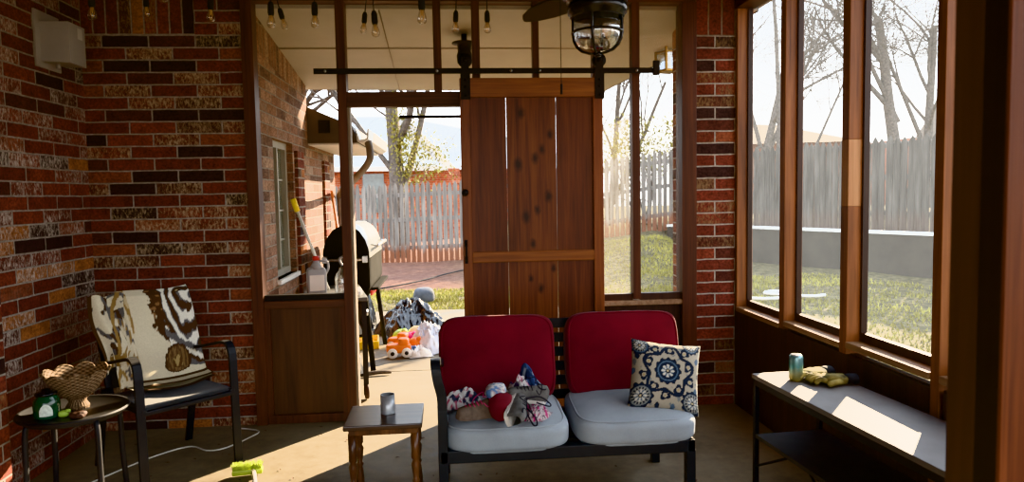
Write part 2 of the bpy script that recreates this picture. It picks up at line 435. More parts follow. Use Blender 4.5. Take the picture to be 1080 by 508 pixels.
# can: teal fading to gold
m, nt, out = new_mat('can_skin')
sx = N(nt, 'ShaderNodeSeparateXYZ'); L(nt, coords(nt, 'Generated'), sx.inputs[0])
cz = math_(nt, 'ADD', sx.outputs[2], math_(nt, 'MULTIPLY', noise_(nt, coords(nt, 'Object'), 60, 3), .25))
principled(nt, out, ramp(nt, cz, [(.1, (.42, .30, .05)), (.4, (.40, .40, .22)), (.7, (.13, .32, .32)), (1., (.20, .34, .36))]), .3, .6)
# concrete floor
m, nt, out = new_mat('floor_concrete')
v = coords(nt)
a = noise_(nt, v, 1.3, 5, .6); b = noise_(nt, v, 14, 5, .65); cgr = noise_(nt, v, 90, 2)
f = math_(nt, 'ADD', math_(nt, 'MULTIPLY', a, .6), math_(nt, 'MULTIPLY', b, .4))
c = ramp(nt, f, [(.35, (.135, .108, .075)), (.5, (.225, .186, .130)), (.66, (.315, .265, .190))])
principled(nt, out, c, ramp(nt, b, [(.3, .55), (.7, .85)]), 0, .35, bump(nt, math_(nt, 'ADD', b, cgr), .15, .004))
# yard: grass near, red dirt beyond, by height above and distance along Y
m, nt, out = new_mat('yard_soil')
v = coords(nt); sp = N(nt, 'ShaderNodeSeparateXYZ'); L(nt, v, sp.inputs[0])
n1 = noise_(nt, v, 1.1, 5, .65); n2 = noise_(nt, v, 9, 5, .7); n3 = noise_(nt, v, 45, 2)
grass = ramp(nt, n2, [(.3, (.05, .042, .026)), (.5, (.105, .09, .048)), (.62, (.18, .15, .085)), (.78, (.11, .115, .038))])
dirt = ramp(nt, n2, [(.3, (.10, .052, .038)), (.6, (.19, .105, .078)), (.8, (.30, .20, .155))])
yy = math_(nt, 'ADD', sp.outputs[1], math_(nt, 'MULTIPLY', math_(nt, 'SUBTRACT', n1, .5), 3.0))
xf = ramp(nt, math_(nt, 'MULTIPLY', math_(nt, 'SUBTRACT', 2.2, sp.outputs[0]), .4), [(0., 0.), (1., 1.)])
df = math_(nt, 'MULTIPLY', ramp(nt, math_(nt, 'MULTIPLY', math_(nt, 'SUBTRACT', yy, 10.2), 1.), [(0., 0.), (1., 1.)]), xf)
principled(nt, out, mixc(nt, df, grass, dirt), .95, 0, .1, bump(nt, math_(nt, 'ADD', n2, n3), .6, .03))
# fence boards: grey, rusty at the foot of the back run
for fname, fk in (('fence_boards', .8), ('fence_plain', .12)):
    m, nt, out = new_mat(fname); fs = 1. if fk > .5 else .52
    v = coords(nt, 'Object', (9, 9, 1.0)); n1 = noise_(nt, v, 1, 4); n2 = noise_(nt, coords(nt, 'Object', (40, 40, 2)), 1, 3)
    g = ramp(nt, math_(nt, 'ADD', math_(nt, 'MULTIPLY', n1, .6), math_(nt, 'MULTIPLY', n2, .4)), [(.35, (.11 * fs, .095 * fs, .082 * fs)), (.5, (.20 * fs, .178 * fs, .155 * fs)), (.66, (.31 * fs, .28 * fs, .245 * fs))])
    uvn = N(nt, 'ShaderNodeUVMap'); sp = N(nt, 'ShaderNodeSeparateXYZ'); L(nt, uvn.outputs[0], sp.inputs[0])
    hh = math_(nt, 'ADD', sp.outputs[1], math_(nt, 'MULTIPLY', math_(nt, 'SUBTRACT', n1, .5), .45))
    k = ramp(nt, hh, [(.26, 1.), (.46, 0.)])
    principled(nt, out, mixc(nt, math_(nt, 'MULTIPLY', k, fk), g, (.19, .062, .024)), .95, 0, .05)
# ================================================================== SETTING
ST = 'structure'
def st(mb, name, mat, uv=False, label=None, parent=None):
    return mb.build(name, mat, parent, uv=uv, kind=None if parent else ST, label=label)
# floor slab: porch and patio are one pour
f = MB(); f.box((-2.2, -3, -.12), (2.2, 4.58, 0)); st(f, 'floor', 'floor_concrete')
p = MB(); p.box((-1.3, 4.581, -.12), (1.75, 8.8, -.004)); st(p, 'floor_patio', 'floor_concrete')
p = MB()
for y in (5.75, 7.25): p.box((-1.3, y - .006, -.01), (1.75, y + .006, -.001))
st(p, 'trim_5', 'retaining')
# brick walls
w = MB(); w.box((-2.42, -3, 0), (-2.2, 4.75, 2.72)); st(w, 'wall_left', 'brick_left', True)
w = MB(); w.box((-2.42, 2.4, 0), (-2.0, 3.268, 2.72)); st(w, 'wall_left_pier', 'brick_pillar', True)
w = MB(); w.box((-2.2, 4.5, 0), (-1.256, 4.75, 2.434)); st(w, 'wall_back', 'brick_back', True)
w = MB(); w.box((-2.2, 4.5, 2.434), (-1.535, 4.75, 2.72)); st(w, 'wall_back_soldier', 'brick_soldier', True)
w = MB(); w.box((-1.535, 4.5, 2.434), (-1.256, 4.75, 2.72)); st(w, 'wall_back_stack', 'brick_back', True)
w = MB(); w.box((1.597, 4.5, 0), (1.867, 4.97, 2.432)); st(w, 'wall_pillar', 'brick_pillar', True)
brick('brick_pillar_soldier', [(p_, [c * 1.1 for c in col]) for p_, col in PAL], (.24, .2, .16), Lb=.27, H=.089, u0=1.597, v0=2.434, soldier=True, stain=.3, stainc=(.3, .2, .1))
w = MB(); w.box((1.597, 4.5, 2.432), (1.867, 4.97, 2.72)); st(w, 'wall_pillar_soldier', 'brick_pillar_soldier', True)
# interior ceiling and beams
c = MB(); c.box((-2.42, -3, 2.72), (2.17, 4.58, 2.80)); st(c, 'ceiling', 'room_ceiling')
b = MB(); b.box((-1.256, 4.49, 2.640), (1.597, 4.60, 2.72)); st(b, 'trim_beam_back', 'beam_wood')
b = MB(); b.box((1.86, -3, 2.60), (1.99, 4.5, 2.72)); st(b, 'trim_beam_right', 'beam_wood')
e = MB(); e.prism([(1.99, 2.80), (2.16, 2.80), (2.16, 2.685), (1.99, 2.685)], -3, 6.0, 'y'); st(e, 'trim_eave_right', 'beige_paint')
# framed back wall: posts, studs, header, sills
i = 0
def post(name, x0, x1, y0, y1, z0, z1, mat='stud_wood'):
    q = MB(); q.box((x0, y0, z0), (x1, y1, z1), .003); return st(q, name, mat)
post('trim_post_left', -1.256, -1.187, 4.47, 4.575, 0, 2.64)
post('trim_post_doorway', -.690, -.634, 4.475, 4.575, 0, 2.64)
q = MB(); q.box((-.634, 4.49, .0), (-.618, 4.565, 1.99)); st(q, 'trim_jamb_doorway', 'beige_paint')
post('trim_header', -.634, .10, 4.482, 4.56, 1.992, 2.083, 'beam_wood')
post('trim_jamb_right', .085, .135, 4.482, 4.575, 0, 1.992)
for k, (x0, x1, z0) in enumerate(((-.091, -.042, 2.083), (.151, .200, 1.992), (.535, .575, 1.992), (1.176, 1.226, .73), (.92, .965, .0))):
    post('trim_stud_%d' % (k + 1), x0, x1, 4.485, 4.56, z0, 2.64)
post('trim_post_pillar', 1.500, 1.597, 4.47, 4.60, 0, 2.64)
# panel under the left opening
q = MB(); q.box((-1.187, 4.515, .05), (-.690, 4.545, .755)); st(q, 'wall_panel_left', 'panel_wood')
q = MB(); q.box((-1.187, 4.485, .735), (-.690, 4.56, .785), .004); st(q, 'trim_ledge_left', 'beam_wood')
q = MB(); q.box((-1.187, 4.485, 0), (-.690, 4.56, .055), .004); q.box((-1.187, 4.49, .055), (-1.155, 4.555, .735)); q.box((-.718, 4.49, .055), (-.690, 4.555, .735)); st(q, 'trim_panel_left', 'stud_wood')
q = MB(); q.box((-1.187, 4.50, .785), (-.690, 4.545, .822)); st(q, 'trim_ledge_strip', 'iron')
# wall under the back right window
q = MB(); q.box((.965, 4.515, 0), (1.500, 4.545, .70)); st(q, 'wall_panel_back_right', 'apron_wood')
q = MB(); q.box((.965, 4.475, .690), (1.500, 4.585, .722), .004); st(q, 'trim_sill_back', 'sill_wood')
q = MB(); q.box((.965, 4.50, .722), (1.176, 4.545, .765)); q.box((1.226, 4.50, .722), (1.500, 4.545, .765)); st(q, 'trim_stop_back', 'apron_wood')
for k, (x0, x1) in enumerate(((.965, 1.176), (1.226, 1.500))):
    q = MB(); q.add([(x0, 4.548, .76), (x1, 4.548, .76), (x1, 4.548, 2.64), (x0, 4.548, 2.64)], [(0, 1, 2, 3)])
    o = st(q, 'window_%d' % (k + 1), 'screen_back')
# right wall: posts, sills, screens, apron
py = [4.50, 3.84, 3.205, 2.555, 1.92, 1.285, .65, .015, -.62, -1.255, -1.89, -2.525]
for k, y in enumerate(py):
    t = .06 if k != 3 else .05
    xo = 1.975
    if k == 2:   # one post is spliced: a fresh pine length above
        post('trim_post_right_%d' % (k + 1), 1.868, xo, y - .03, y + .03, 0, 1.345, 'post_wood')
        post('trim_post_right_3_upper', 1.868, xo, y - .03, y + .03, 1.345, 1.66, 'post_pine')
        post('trim_post_right_3_top', 1.868, xo, y - .03, y + .03, 1.66, 2.6, 'post_wood')
    else:
        post('trim_post_right_%d' % (k + 1), 1.868, xo, y - t / 2, y + t / 2 - (.001 if k == 0 else 0), 0, 2.6, 'post_wood')
sz = [.662, .684, .698, .70] + [.70] * 8
for k in range(len(py) - 1):
    y1, y0 = py[k] - .03, py[k + 1] + .03; z = sz[k]
    q = MB(); q.box((1.862, y0, z - .03), (1.985, y1, z), .003); st(q, 'trim_sill_right_%d' % (k + 1), 'sill_wood')
    q = MB(); q.box((1.935, y0, z), (1.965, y1, z + .042)); q.box((1.935, y1 - .014, z + .042), (1.965, y1, 2.6)); st(q, 'trim_stop_right_%d' % (k + 1), 'apron_wood')
    q = MB(); q.add([(1.966, y0, z), (1.966, y1, z), (1.966, y1, 2.6), (1.966, y0, 2.6)], [(0, 1, 2, 3)])
    st(q, 'window_%d' % (k + 3), 'screen_right')
q = MB(); q.box((1.89, -3, 0), (1.93, 4.5, .64)); q.box((1.866, -3, 0), (1.89, 2.50, .636)); q.box((1.866, 2.58, 0), (1.89, 4.498, .636)); st(q, 'wall_right', 'apron_wood')
# the near door frame post on the right
q = MB(); q.box((.7225, .858, 0), (.92, .864, 2.72)); st(q, 'trim_near_face', 'near_post_wood')
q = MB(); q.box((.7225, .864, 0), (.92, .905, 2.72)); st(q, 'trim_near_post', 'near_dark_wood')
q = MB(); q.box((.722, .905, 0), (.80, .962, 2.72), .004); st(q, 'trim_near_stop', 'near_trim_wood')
# ---- sliding barn door
door = thing('door_1', 'brown plank barn door hanging on a black sliding rail', 'door'); door['kind'] = ST
del door['category']
Y0, Y1 = 4.412, 4.450; xl, xr = .066, .967; zb, zt = .04, 2.154
q = MB(); q.box((xl, Y0, zb), (.126, Y1, 2.036), .004); q.build('stile', 'door_stile_wood', door)
q = MB(); q.box((.903, Y0, zb), (xr, Y1, 2.036), .004); q.build('stile', 'door_stile_wood', door)
q = MB(); q.box((xl, Y0 - .002, 2.036), (xr, Y1, zt), .004); q.build('top_rail', 'door_rail_wood', door)
q = MB(); q.box((.126, Y0, 1.003), (.903, Y1 - .01, 1.07), .004); q.build('middle_rail', 'door_rail_wood', door)
q = MB(); q.box((.126, Y0, zb), (.903, Y1 - .01, .16), .004); q.build('bottom_rail', 'door_rail_wood', door)
for a, b in ((.126, .3525), (.3555, .6680), (.6715, .903)):
    q = MB(); q.box((a, Y1 - .018, .10), (b, Y1 + .004, 2.04), .002); q.build('board', 'door_wood_knotty' if .3 < a < .5 else 'door_wood', door)
# iron pull and latch on the left stile
q = MB(); q.box((.076, Y0 - .004, 1.00), (.096, Y0, 1.045)); q.box((.076, Y0 - .004, 1.105), (.096, Y0, 1.15))
q.tube(smooth_path([(.086, Y0 - .004, 1.02), (.086, Y0 - .035, 1.03), (.086, Y0 - .04, 1.075), (.086, Y0 - .035, 1.12), (.086, Y0 - .004, 1.13)], 5), .007, 8); q.build('pull_handle', 'iron', door)
q = MB(); q.lathe([(0, .0), (.022, .002), (.022, .006), (.009, .010), (.009, .03), (.020, .034), (.022, .044), (.012, .052), (0, .053)], 16, M=Matrix.Translation((.086, Y0, 1.446)) @ Matrix.Rotation(PI / 2, 4, 'X'))
q.build('latch_knob', 'iron', door)
for xc in (.103, .946):
    q = MB(); q.box((xc - .03, Y0 - .008, 2.022), (xc + .03, Y0 - .002, 2.20))
    q.box((xc - .024, Y0 - .008, 2.20), (xc + .024, Y0 - .002, 2.28))
    for z in (2.045, 2.10, 2.14): q.lathe([(0, 0), (.008, .0), (.008, .005), (0, .008)], 8, M=Matrix.Translation((xc, Y0 - .008, z)) @ Matrix.Rotation(PI / 2, 4, 'X'))
    h = q.build('hanger_strap', 'iron', door)
    q = MB(); q.lathe([(0, -.012), (.044, -.012), (.044, -.006), (.036, 0), (.044, .006), (.044, .012), (0, .012)], 24, M=Matrix.Translation((xc, Y0 + .012, 2.262)) @ Matrix.Rotation(PI / 2, 4, 'X'))
    q.lathe([(0, 0), (.014, 0), (.014, .012), (0, .016)], 12, M=Matrix.Translation((xc, Y0 - .008, 2.262)) @ Matrix.Rotation(PI / 2, 4, 'X'))
    q.build('wheel', 'iron', h)
rail = thing('barn_door_rail', 'long black flat iron rail above the sliding barn door', 'door rail', (.25, 4.43, 2.2))
q = MB(); q.box((-1.07, -.006, -.017), (1.075, .002, .017)); q.build('bar', 'iron', rail)
for x in (-1.0, -.32, .14, .32, .94):
    q = MB(); q.lathe([(0, 0), (.009, .0), (.009, .006), (0, .009)], 8, M=Matrix.Translation((x, -.006, 0)) @ Matrix.Rotation(PI / 2, 4, 'X'))
    q.lathe([(.008, 0), (.008, .06)], 8, M=Matrix.Translation((x, 0, 0)) @ Matrix.Rotation(-PI / 2, 4, 'X')); q.build('bolt', 'steel', rail)
q = MB(); q.box((1.045, -.02, -.03), (1.085, .003, .06), .003); q.build('end_stop', 'iron', rail)

# ================================================================== WALL BOX
bx = thing('electrical_box', 'grey electrical box high on the left brick wall', 'electrical box', (-2.2, 4.12, 2.3))
q = MB(); q.box((0, -.115, -.14), (.012, .125, .165), .003); q.build('back_plate', 'grey_plastic', bx)
q = MB(); q.prism([(.012, -.105), (.16, -.115), (.16, .105), (.012, .105)], -.07, .10, 'y'); q.build('housing', 'grey_plastic', bx)
q = MB(); q.box((.16, .02, .03), (.1615, .07, .09)); q.build('sticker', 'cord_white', bx, label='white sticker')
q = MB(); q.lathe([(0, 0), (.012, 0), (.012, .03)], 12, M=Matrix.Translation((.06, -.0, -.105)) @ Matrix.Rotation(PI, 4, 'X')); q.build('conduit_stub', 'steel', bx)

# ================================================================== STRING LIGHTS
def string_lights(name, label, bulbs, path_pts, scale):
    bulbs = [(x, y, z - .062, t_) for x, y, z, t_ in bulbs]; path_pts = [(x, y, z - (.02 if z > 2.66 else .045)) for x, y, z in path_pts]
    t = thing(name, label, 'string lights', (0, 0, 0), group=None)
    q = MB(); q.tube(smooth_path(path_pts, 8), .004, 6); q.build('cable', 'rubber', t)
    for (x, y, z, tilt) in bulbs:
        M = Matrix.Translation((x, y, z)) @ Matrix.Rotation(tilt, 4, 'Y')
        s = scale
        q = MB(); q.lathe([(0, .17 * s), (.003, .17 * s), (.003, .072 * s), (.010 * s, .07 * s), (.016 * s, .055 * s), (.017 * s, .012 * s), (.014 * s, 0), (0, 0)], 14, M=M)
        so = q.build('socket', 'rubber', t)
        q = MB(); q.lathe([(.012 * s, 0.0), (.014 * s, -.010 * s), (.020 * s, -.03 * s), (.0225 * s, -.043 * s), (.021 * s, -.055 * s), (.014 * s, -.064 * s), (.004 * s, -.067 * s), (0, -.067 * s)], 18, M=M)
        bu = q.build('bulb', 'bulb_glass', so)
        q = MB()
        for dx in (-.006, .006): q.tube([(dx * s, 0, 0), (dx * 1.5 * s, 0, -.03 * s), (dx * .3 * s, 0, -.052 * s)], .0016 * s, 5, M=M)
        q.lathe([(0, 0), (.004 * s, -.002), (.003 * s, -.028 * s), (0, -.03 * s)], 8, M=M)
        q.build('filament', 'filament', bu)
string_lights('string_lights', 'string of clear bulbs hung near the middle beam, its bulbs larger', [
    (-1.889, 4.0, 2.53, 0), (-1.50, 3.95, 2.61, 0), (-1.307, 4.1, 2.545, .03), (-.981, 4.1, 2.515, 0), (-.741, 4.1, 2.515, 0), (-.403, 4.05, 2.455, -.06), (-.125, 3.6, 2.42, 0), (.60, 4.1, 2.65, 0)],
    [(-2.15, 4.0, 2.68), (-1.889, 4.0, 2.70), (-1.50, 3.95, 2.69), (-1.307, 4.1, 2.70), (-.981, 4.1, 2.685), (-.741, 4.1, 2.685), (-.403, 4.05, 2.64), (-.125, 3.6, 2.60), (.25, 3.9, 2.68), (.60, 4.1, 2.71), (1.1, 4.2, 2.69)], 1.05)
string_lights('string_lights', 'string of clear bulbs along the back beam above the barn door', [
    (-1.73, 4.3, 2.61, 0), (-.975, 4.35, 2.555, -.25), (-.492, 4.3, 2.52, .12), (.049, 4.2, 2.505, .05), (.229, 4.1, 2.48, 0)],
    [(-2.1, 4.35, 2.68), (-1.73, 4.3, 2.71), (-.975, 4.35, 2.70), (-.492, 4.3, 2.665), (.049, 4.2, 2.66), (.229, 4.1, 2.64), (.7, 4.3, 2.69), (1.4, 4.38, 2.70)], .92)

# ================================================================== CEILING FAN
fan = thing('ceiling_fan', 'black ceiling fan with a caged jar lamp below its motor', 'ceiling fan', (.615, 2.9, 0))
q = MB(); q.lathe([(0, 2.72), (.07, 2.72), (.065, 2.66), (.015, 2.64), (.015, 2.42)], 20); q.build('downrod', 'black_gloss', fan)
q = MB(); q.lathe([(.02, 2.42), (.10, 2.41), (.165, 2.37), (.17, 2.28), (.15, 2.235), (.125, 2.225), (.125, 2.205), (0, 2.205)], 32); q.build('motor', 'black_gloss', fan)
for a0 in (115, 235, 355):
    M = Matrix.Rotation(R(a0), 4, 'Z') @ Matrix.Translation((0, 0, 2.262)) @ Matrix.Rotation(R(7), 4, 'X')
    q = MB()
    xs = [.15, .2, .3, .42, .52, .55, .57]; ws = [.05, .07, .082, .072, .045, .026, .006]
    def bl(u, v):
        k = u * (len(xs) - 1); i = min(int(k), len(xs) - 2); t = k - i
        return (lerp(xs[i], xs[i + 1], t), (v * 2 - 1) * lerp(ws[i], ws[i + 1], t), .004 * math.sin(u * 3))
    q.grid(19, 5, bl, M=M); n0 = len(q.v); q.grid(19, 5, lambda u, v: (bl(u, v)[0], bl(u, v)[1], bl(u, v)[2] - .007), M=M)
    q.build('blade', 'fan_blade', fan)
lampb = MB(); lampb.lathe([(0, 2.205), (.118, 2.205), (.122, 2.19), (.122, 2.165), (.112, 2.16), (.112, 2.15), (.104, 2.147), (0, 2.147)], 32)
lamp = lampb.build('lamp_base', 'black_gloss', fan)
gp = [(.098, 2.147), (.098, 2.09), (.094, 2.06), (.082, 2.035), (.06, 2.016), (.03, 2.006), (0, 2.004)]
q = MB(); q.lathe(gp, 32); q.build('lamp_glass', 'lamp_glass', lamp)
q = MB(); q.lathe([(0, 2.147), (.02, 2.147), (.02, 2.11), (.03, 2.09), (.032, 2.07), (.02, 2.045), (0, 2.04)], 16); q.build('lamp_bulb', 'bulb_glass', lamp)
q = MB(); q.lathe([(.018, 2.147), (.018, 2.105), (.0, 2.10)], 12); q.build('lamp_socket', 'rubber', lamp)
q = MB()
for k in range(4):
    a = R(45 + 22 + 90 * k); q.tube([((r_ + .005) * math.cos(a), (r_ + .005) * math.sin(a), z) for r_, z in [(.10, 2.15)] + gp], .0055, 8)
for z, r_ in ((2.088, .103),): q.tube([(r_ * math.cos(2 * PI * k / 40), r_ * math.sin(2 * PI * k / 40), z) for k in range(41)], .0055, 8, cap=False)
q.lathe([(0, 2.006), (.018, 2.004), (.016, 1.992), (0, 1.990)], 12)
q.build('lamp_cage', 'black_gloss', lamp)
q = MB(); q.tube([(-.168, -.10, 2.26), (-.169, -.10, 2.0), (-.168, -.10, 1.83)], .0016, 5); q.tube([(-.168, -.10, 1.865), (-.168, -.10, 1.825)], .005, 8); q.build('pull_chain', 'rubber', fan)

# ================================================================== ROUND SIDE TABLE
tb = thing('round_side_table', 'round black metal side table in front of the left brick wall', 'side table', (-1.775, 3.375, 0))
q = MB(); q.lathe([(0, .455), (.215, .455), (.228, .458), (.232, .466), (.228, .474), (.218, .472), (.212, .466), (0, .466)], 40); q.build('table_top', 'black_metal', tb)
q = MB(); q.lathe([(.19, .44), (.205, .44), (.205, .456), (.19, .456), (.19, .44)], 40); q.build('rim_ring', 'black_metal', tb)
for k in range(4):
    a = R(52 + 90 * k); c_, s_ = math.cos(a), math.sin(a)
    q = MB(); q.tube(smooth_path([(.15 * c_, .15 * s_, .452), (.19 * c_, .19 * s_, .445), (.207 * c_, .207 * s_, .40), (.212 * c_, .212 * s_, .2), (.225 * c_, .225 * s_, .0)], 5), .0125, 10); q.build('leg', 'black_metal', tb)
cd = thing('jar_candle', 'green glass jar candle with a white arched label on the round table', 'candle', (-1.838, 3.275, .466)); cd.scale = (1., 1., 1.16)
q = MB(); q.lathe([(0, 0), (.047, 0), (.052, .006), (.054, .05), (.05, .072), (.040, .082), (.040, .088), (0, .088)], 28); q.build('jar', 'candle_green', cd)
q = MB(); q.lathe([(0, .088), (.043, .088), (.045, .093), (.043, .099), (.02, .104), (.018, .112), (0, .114)], 24); q.build('lid', 'black_gloss', cd, label='dark lid')
q = MB()
def lab(u, v):
    a = R(-90 + 24) + (u - .5) * R(56); w_ = abs(u - .5) * 2
    return (.0546 * math.cos(a), .0546 * math.sin(a), .014 + v * (.046 * math.sqrt(max(0, 1 - w_ * w_ * .8))))
q.grid(13, 6, lab); q.build('label', 'label_white', cd, label='white arched label')
bk = thing('wicker_bowl', 'scalloped wicker pedestal bowl on the round table', 'bowl', (-1.772, 3.405, .466)); bk.scale = (.87, .87, .95)
q = MB()
def wick(u, v, off=0):
    a = u * 2 * PI; prof = [(.052, 0), (.056, .012), (.040, .035), (.045, .05), (.09, .085), (.125, .13), (.150, .175)]
    k = v * (len(prof) - 1); i = min(int(k), len(prof) - 2); t = k - i
    r_ = lerp(prof[i][0], prof[i + 1][0], t) + off; z = lerp(prof[i][1], prof[i + 1][1], t)
    sc_ = abs(math.sin(a * 4.5)) ** .6; s_ = sstep(.45, 1, v)
    r_ *= 1 + .07 * s_ * sc_; z += .028 * s_ * s_ * sc_ - .012 * s_
    wv = .0022 * math.sin(v * 95) * (1 if int(u * 72) % 2 else -1)
    return ((r_ + wv) * math.cos(a), (r_ + wv) * math.sin(a), z)
q.grid(144, 46, wick, closed_u=True); q.grid(72, 20, lambda u, v: wick(u, .3 + .7 * v, -.006), closed_u=True)
q.build('woven_bowl', 'wicker', bk)
q = MB(); q.tube([Vector(wick(k / 144, 1)) + Vector((0, 0, .002)) for k in range(145)], .0055, 6, cap=False); q.build('braided_rim', 'wicker', bk)
pc = MB(); pc.blob((.034, .03, .016), 2.5, 8, c=(0, 0, .016), wr=.006, ws=60, seed=3)
tag(pc.build('pine_cone', 'dark_brown', loc=(-1.69, 3.245, .466)), 'small dark brown cone lying in front of the wicker bowl', 'cone')
pk = MB(); pk.blob((.02, .016, .014), 3, 5, c=(0, 0, .014)); pk.box((.012, -.004, .02), (.03, .004, .034), .002)
tag(pk.build('lighter', 'lime_toy', loc=(-1.765, 3.27, .466)), 'small pale green lighter beside the green jar candle', 'lighter')

# ================================================================== PATIO CHAIR
CH = (-1.558, 3.885, 0); CR = R(46)
ch = thing('patio_chair', 'black metal patio chair with a sling seat in the brick corner', 'chair', CH, CR)
# local: x across, -y forward
for sx_ in (-1, 1):
    x = .247 * sx_
    pts = [(x, -.265, 0), (x, -.255, .3), (x, -.25, .50)] + bez((x, -.25, .50), (x, -.25, .66), (x, -.215, .665), (x, -.10, .635), 8)[1:] + [(x, .08, .595), (x, .19, .575)]
    q = MB(); q.ribbon(pts, (1, 0, 0), .042, .016); q.build('arm_and_front_leg', 'black_metal', ch)
    q = MB(); q.ribbon([(x, .30, 0), (x, .20, .36), (x, .155, .44)], (1, 0, 0), .038, .018); q.build('rear_leg', 'black_metal', ch)
    q = MB(); q.ribbon([(x * .9, .14, .38)] + smooth_path([(x * .9, .18, .44), (x * .9, .22, .58), (x * .9, .30, .80), (x * .9, .335, .89)], 4), (1, 0, 0), .03, .018); q.build('back_frame', 'black_metal', ch)
q = MB(); q.box((-.24, .325, .872), (.24, .348, .895), .006); q.build('back_frame', 'black_metal', ch)
q = MB()
def seatf(u, v): return (-.225 + u * .45, lerp(.17, -.265, v), .405 - .02 * math.sin(PI * u) * math.sin(PI * v) + .012 * v - (.03 * max(0, v - .9) * 10) ** 1.5)
q.grid(11, 16, seatf); q.grid(11, 16, lambda u, v: (seatf(u, v)[0], seatf(u, v)[1], seatf(u, v)[2] - .012)); q.build('seat', 'sling', ch)
q = MB(); q.box((-.247, -.262, .375), (-.218, .2, .405), .006); q.box((.218, -.262, .375), (.247, .2, .405), .006); q.box((-.25, -.262, .368), (.25, -.235, .392), .006); q.build('seat_frame', 'black_metal', ch)
q = MB()
q.grid(9, 14, lambda u, v: (-.225 + u * .45, lerp(.185, .335, v) + .02 * math.sin(PI * u), lerp(.43, .885, v))); q.build('backrest', 'sling', ch)

# blanket draped over the chair back (its woven picture is a colour attribute)
def ell(x, y, cx, cy, rx, ry, rot=0):
    dx, dy = x - cx, y - cy; c_, s_ = math.cos(rot), math.sin(rot)
    a, b_ = dx * c_ + dy * s_, -dx * s_ + dy * c_
    return math.sqrt((a / rx) ** 2 + (b_ / ry) ** 2)
def nz(x, y, s, o=0): return noise.noise(Vector((x * s + o, y * s - o, o * 1.3)))
CREAM = (.60, .54, .40); DKB = (.06, .032, .018); GRY = (.13, .125, .125); WHT = (.70, .68, .60); GOLD = (.28, .18, .075)
def cat_print(x, y):
    # x 0..1 across, y 0 (bottom hem) .. 1 (top): mane, striped face, snout, ear
    c = CREAM; jag = .05 * nz(x * .6, y, 46) + .05 * nz(x, y, 14, 2)
    lo = .46 - .24 * (x - .5) + .5 * jag           # lower edge of the head
    lf = .34 + .16 * (1 - y) ** 1.2 + jag           # ragged edge of the mane
    if y > lo and x > lf:
        mane = .15 + .05 * nz(x, y, 20, 5)
        if x < lf + mane and y > .42: c = DKB if nz(x * .5, y, 30, 8) > -.32 else (.22, .13, .07)
        elif y > .925 + .03 * nz(x, y, 16): c = (.22, .13, .07) if nz(x, y * .4, 40) > 0 else DKB
        else:
            d = ell(x, y, .86, .74, .30, .34, .25); w_ = d * 15 + 2.6 * nz(x, y, 6, 3) + 1.2 * nz(x, y, 15, 6)
            k_ = math.sin(w_)
            c = WHT if k_ > .25 else GRY if k_ > -.45 else DKB
    # jaw stripes running down to the right
    for off, cc in ((.0, GRY), (.045, WHT), (.075, DKB), (.105, GRY)):
        yy_ = .50 - off - .30 * (x - .50)
        if .52 + off < x < 1.0 and abs(y - yy_) < .022 + .012 * nz(x, y, 22, 4): c = cc
    for (cx, cy, rx, ry, cc) in ((.97, .70, .075, .06, WHT), (.97, .70, .035, .028, GRY), (.80, .80, .06, .035, DKB), (.80, .80, .022, .014, (.5, .42, .25)), (.92, .60, .06, .018, DKB)):
        if ell(x, y, cx, cy, rx, ry, .3) + .12 * nz(x, y, 30, 2) < 1: c = cc
    e = ell(x, y, .61, .325, .185, .105, .12) + .10 * nz(x, y, 40, 7)
    if e < 1: c = DKB if e > .84 else ((.20, .135, .075) if nz(x * 1.6, y * .5, 34, 4) > .02 else (.10, .06, .035)) if e > .35 else ((.10, .055, .03) if nz(x, y, 20) > 0 else (.4, .3, .15))
    # golden streak at the left fold
    g = .02 + .30 * (1 - y); 
    if y > .5 and abs(x - g * .62) < .05 * (y - .5) * 2 + .012: c = GOLD if nz(x, y, 20, 3) > -.1 else (.5, .4, .24)
    if .20 < x < .34 and y > .93 and nz(x, y, 9) > -.1: c = GRY
    if y < .04 or .115 < y < .168 or x > .985: c = DKB
    return c
def side_print(x, y):
    c = CREAM
    g = nz(x * .9, y * 1.6, 5, 11)
    if g > .12: c = GRY if nz(x, y, 11, 2) > 0 else DKB
    if abs(x - .85 + .5 * (1 - y)) < .06 + .03 * nz(x, y, 14): c = GOLD
    if x < .10: c = DKB
    if y < .16: c = GOLD if nz(x, y, 12, 5) > 0 else CREAM
    return c
bl_ = thing('throw_blanket', 'cream throw blanket with a big cat face draped over the patio chair', 'blanket', CH, CR)
NU, NV = 110, 130
def front(u, v):
    # v 0 hem on the seat .. 1 over the top of the chair back
    prof = [(.045, .440), (.125, .452), (.150, .50), (.20, .64), (.255, .80), (.300, .90), (.335, .930), (.368, .915)]
    k = v * (len(prof) - 1); i = min(int(k), len(prof) - 2); t = k - i
    y = lerp(prof[i][0], prof[i + 1][0], t); z = lerp(prof[i][1], prof[i + 1][1], t)
    x = lerp(-.115, .285, u) - .03 * (1 - v) * u + .045 * (1 - v) * (1 - u) * 0
    x += lerp(0, .035, 1 - v) * (u - .3)
    y += -.012 * math.sin(u * 7 + v * 2) * (1 - v * .6) - .028 - .02 * math.sin(PI * u) + .02 * (u > .93) * (u - .93) * 10
    z += .006 * math.sin(u * 6 + 1) - .03 * u * sstep(.6, 1, v) * 0
    return (x, y, z)
q = MB(); q.grid(NU, NV, front)
q.build('front_panel', 'print_blanket', bl_, colors=[cat_print(i / (NU - 1), min(1, j / (NV - 1) * 1.04)) for j in range(NV) for i in range(NU)])
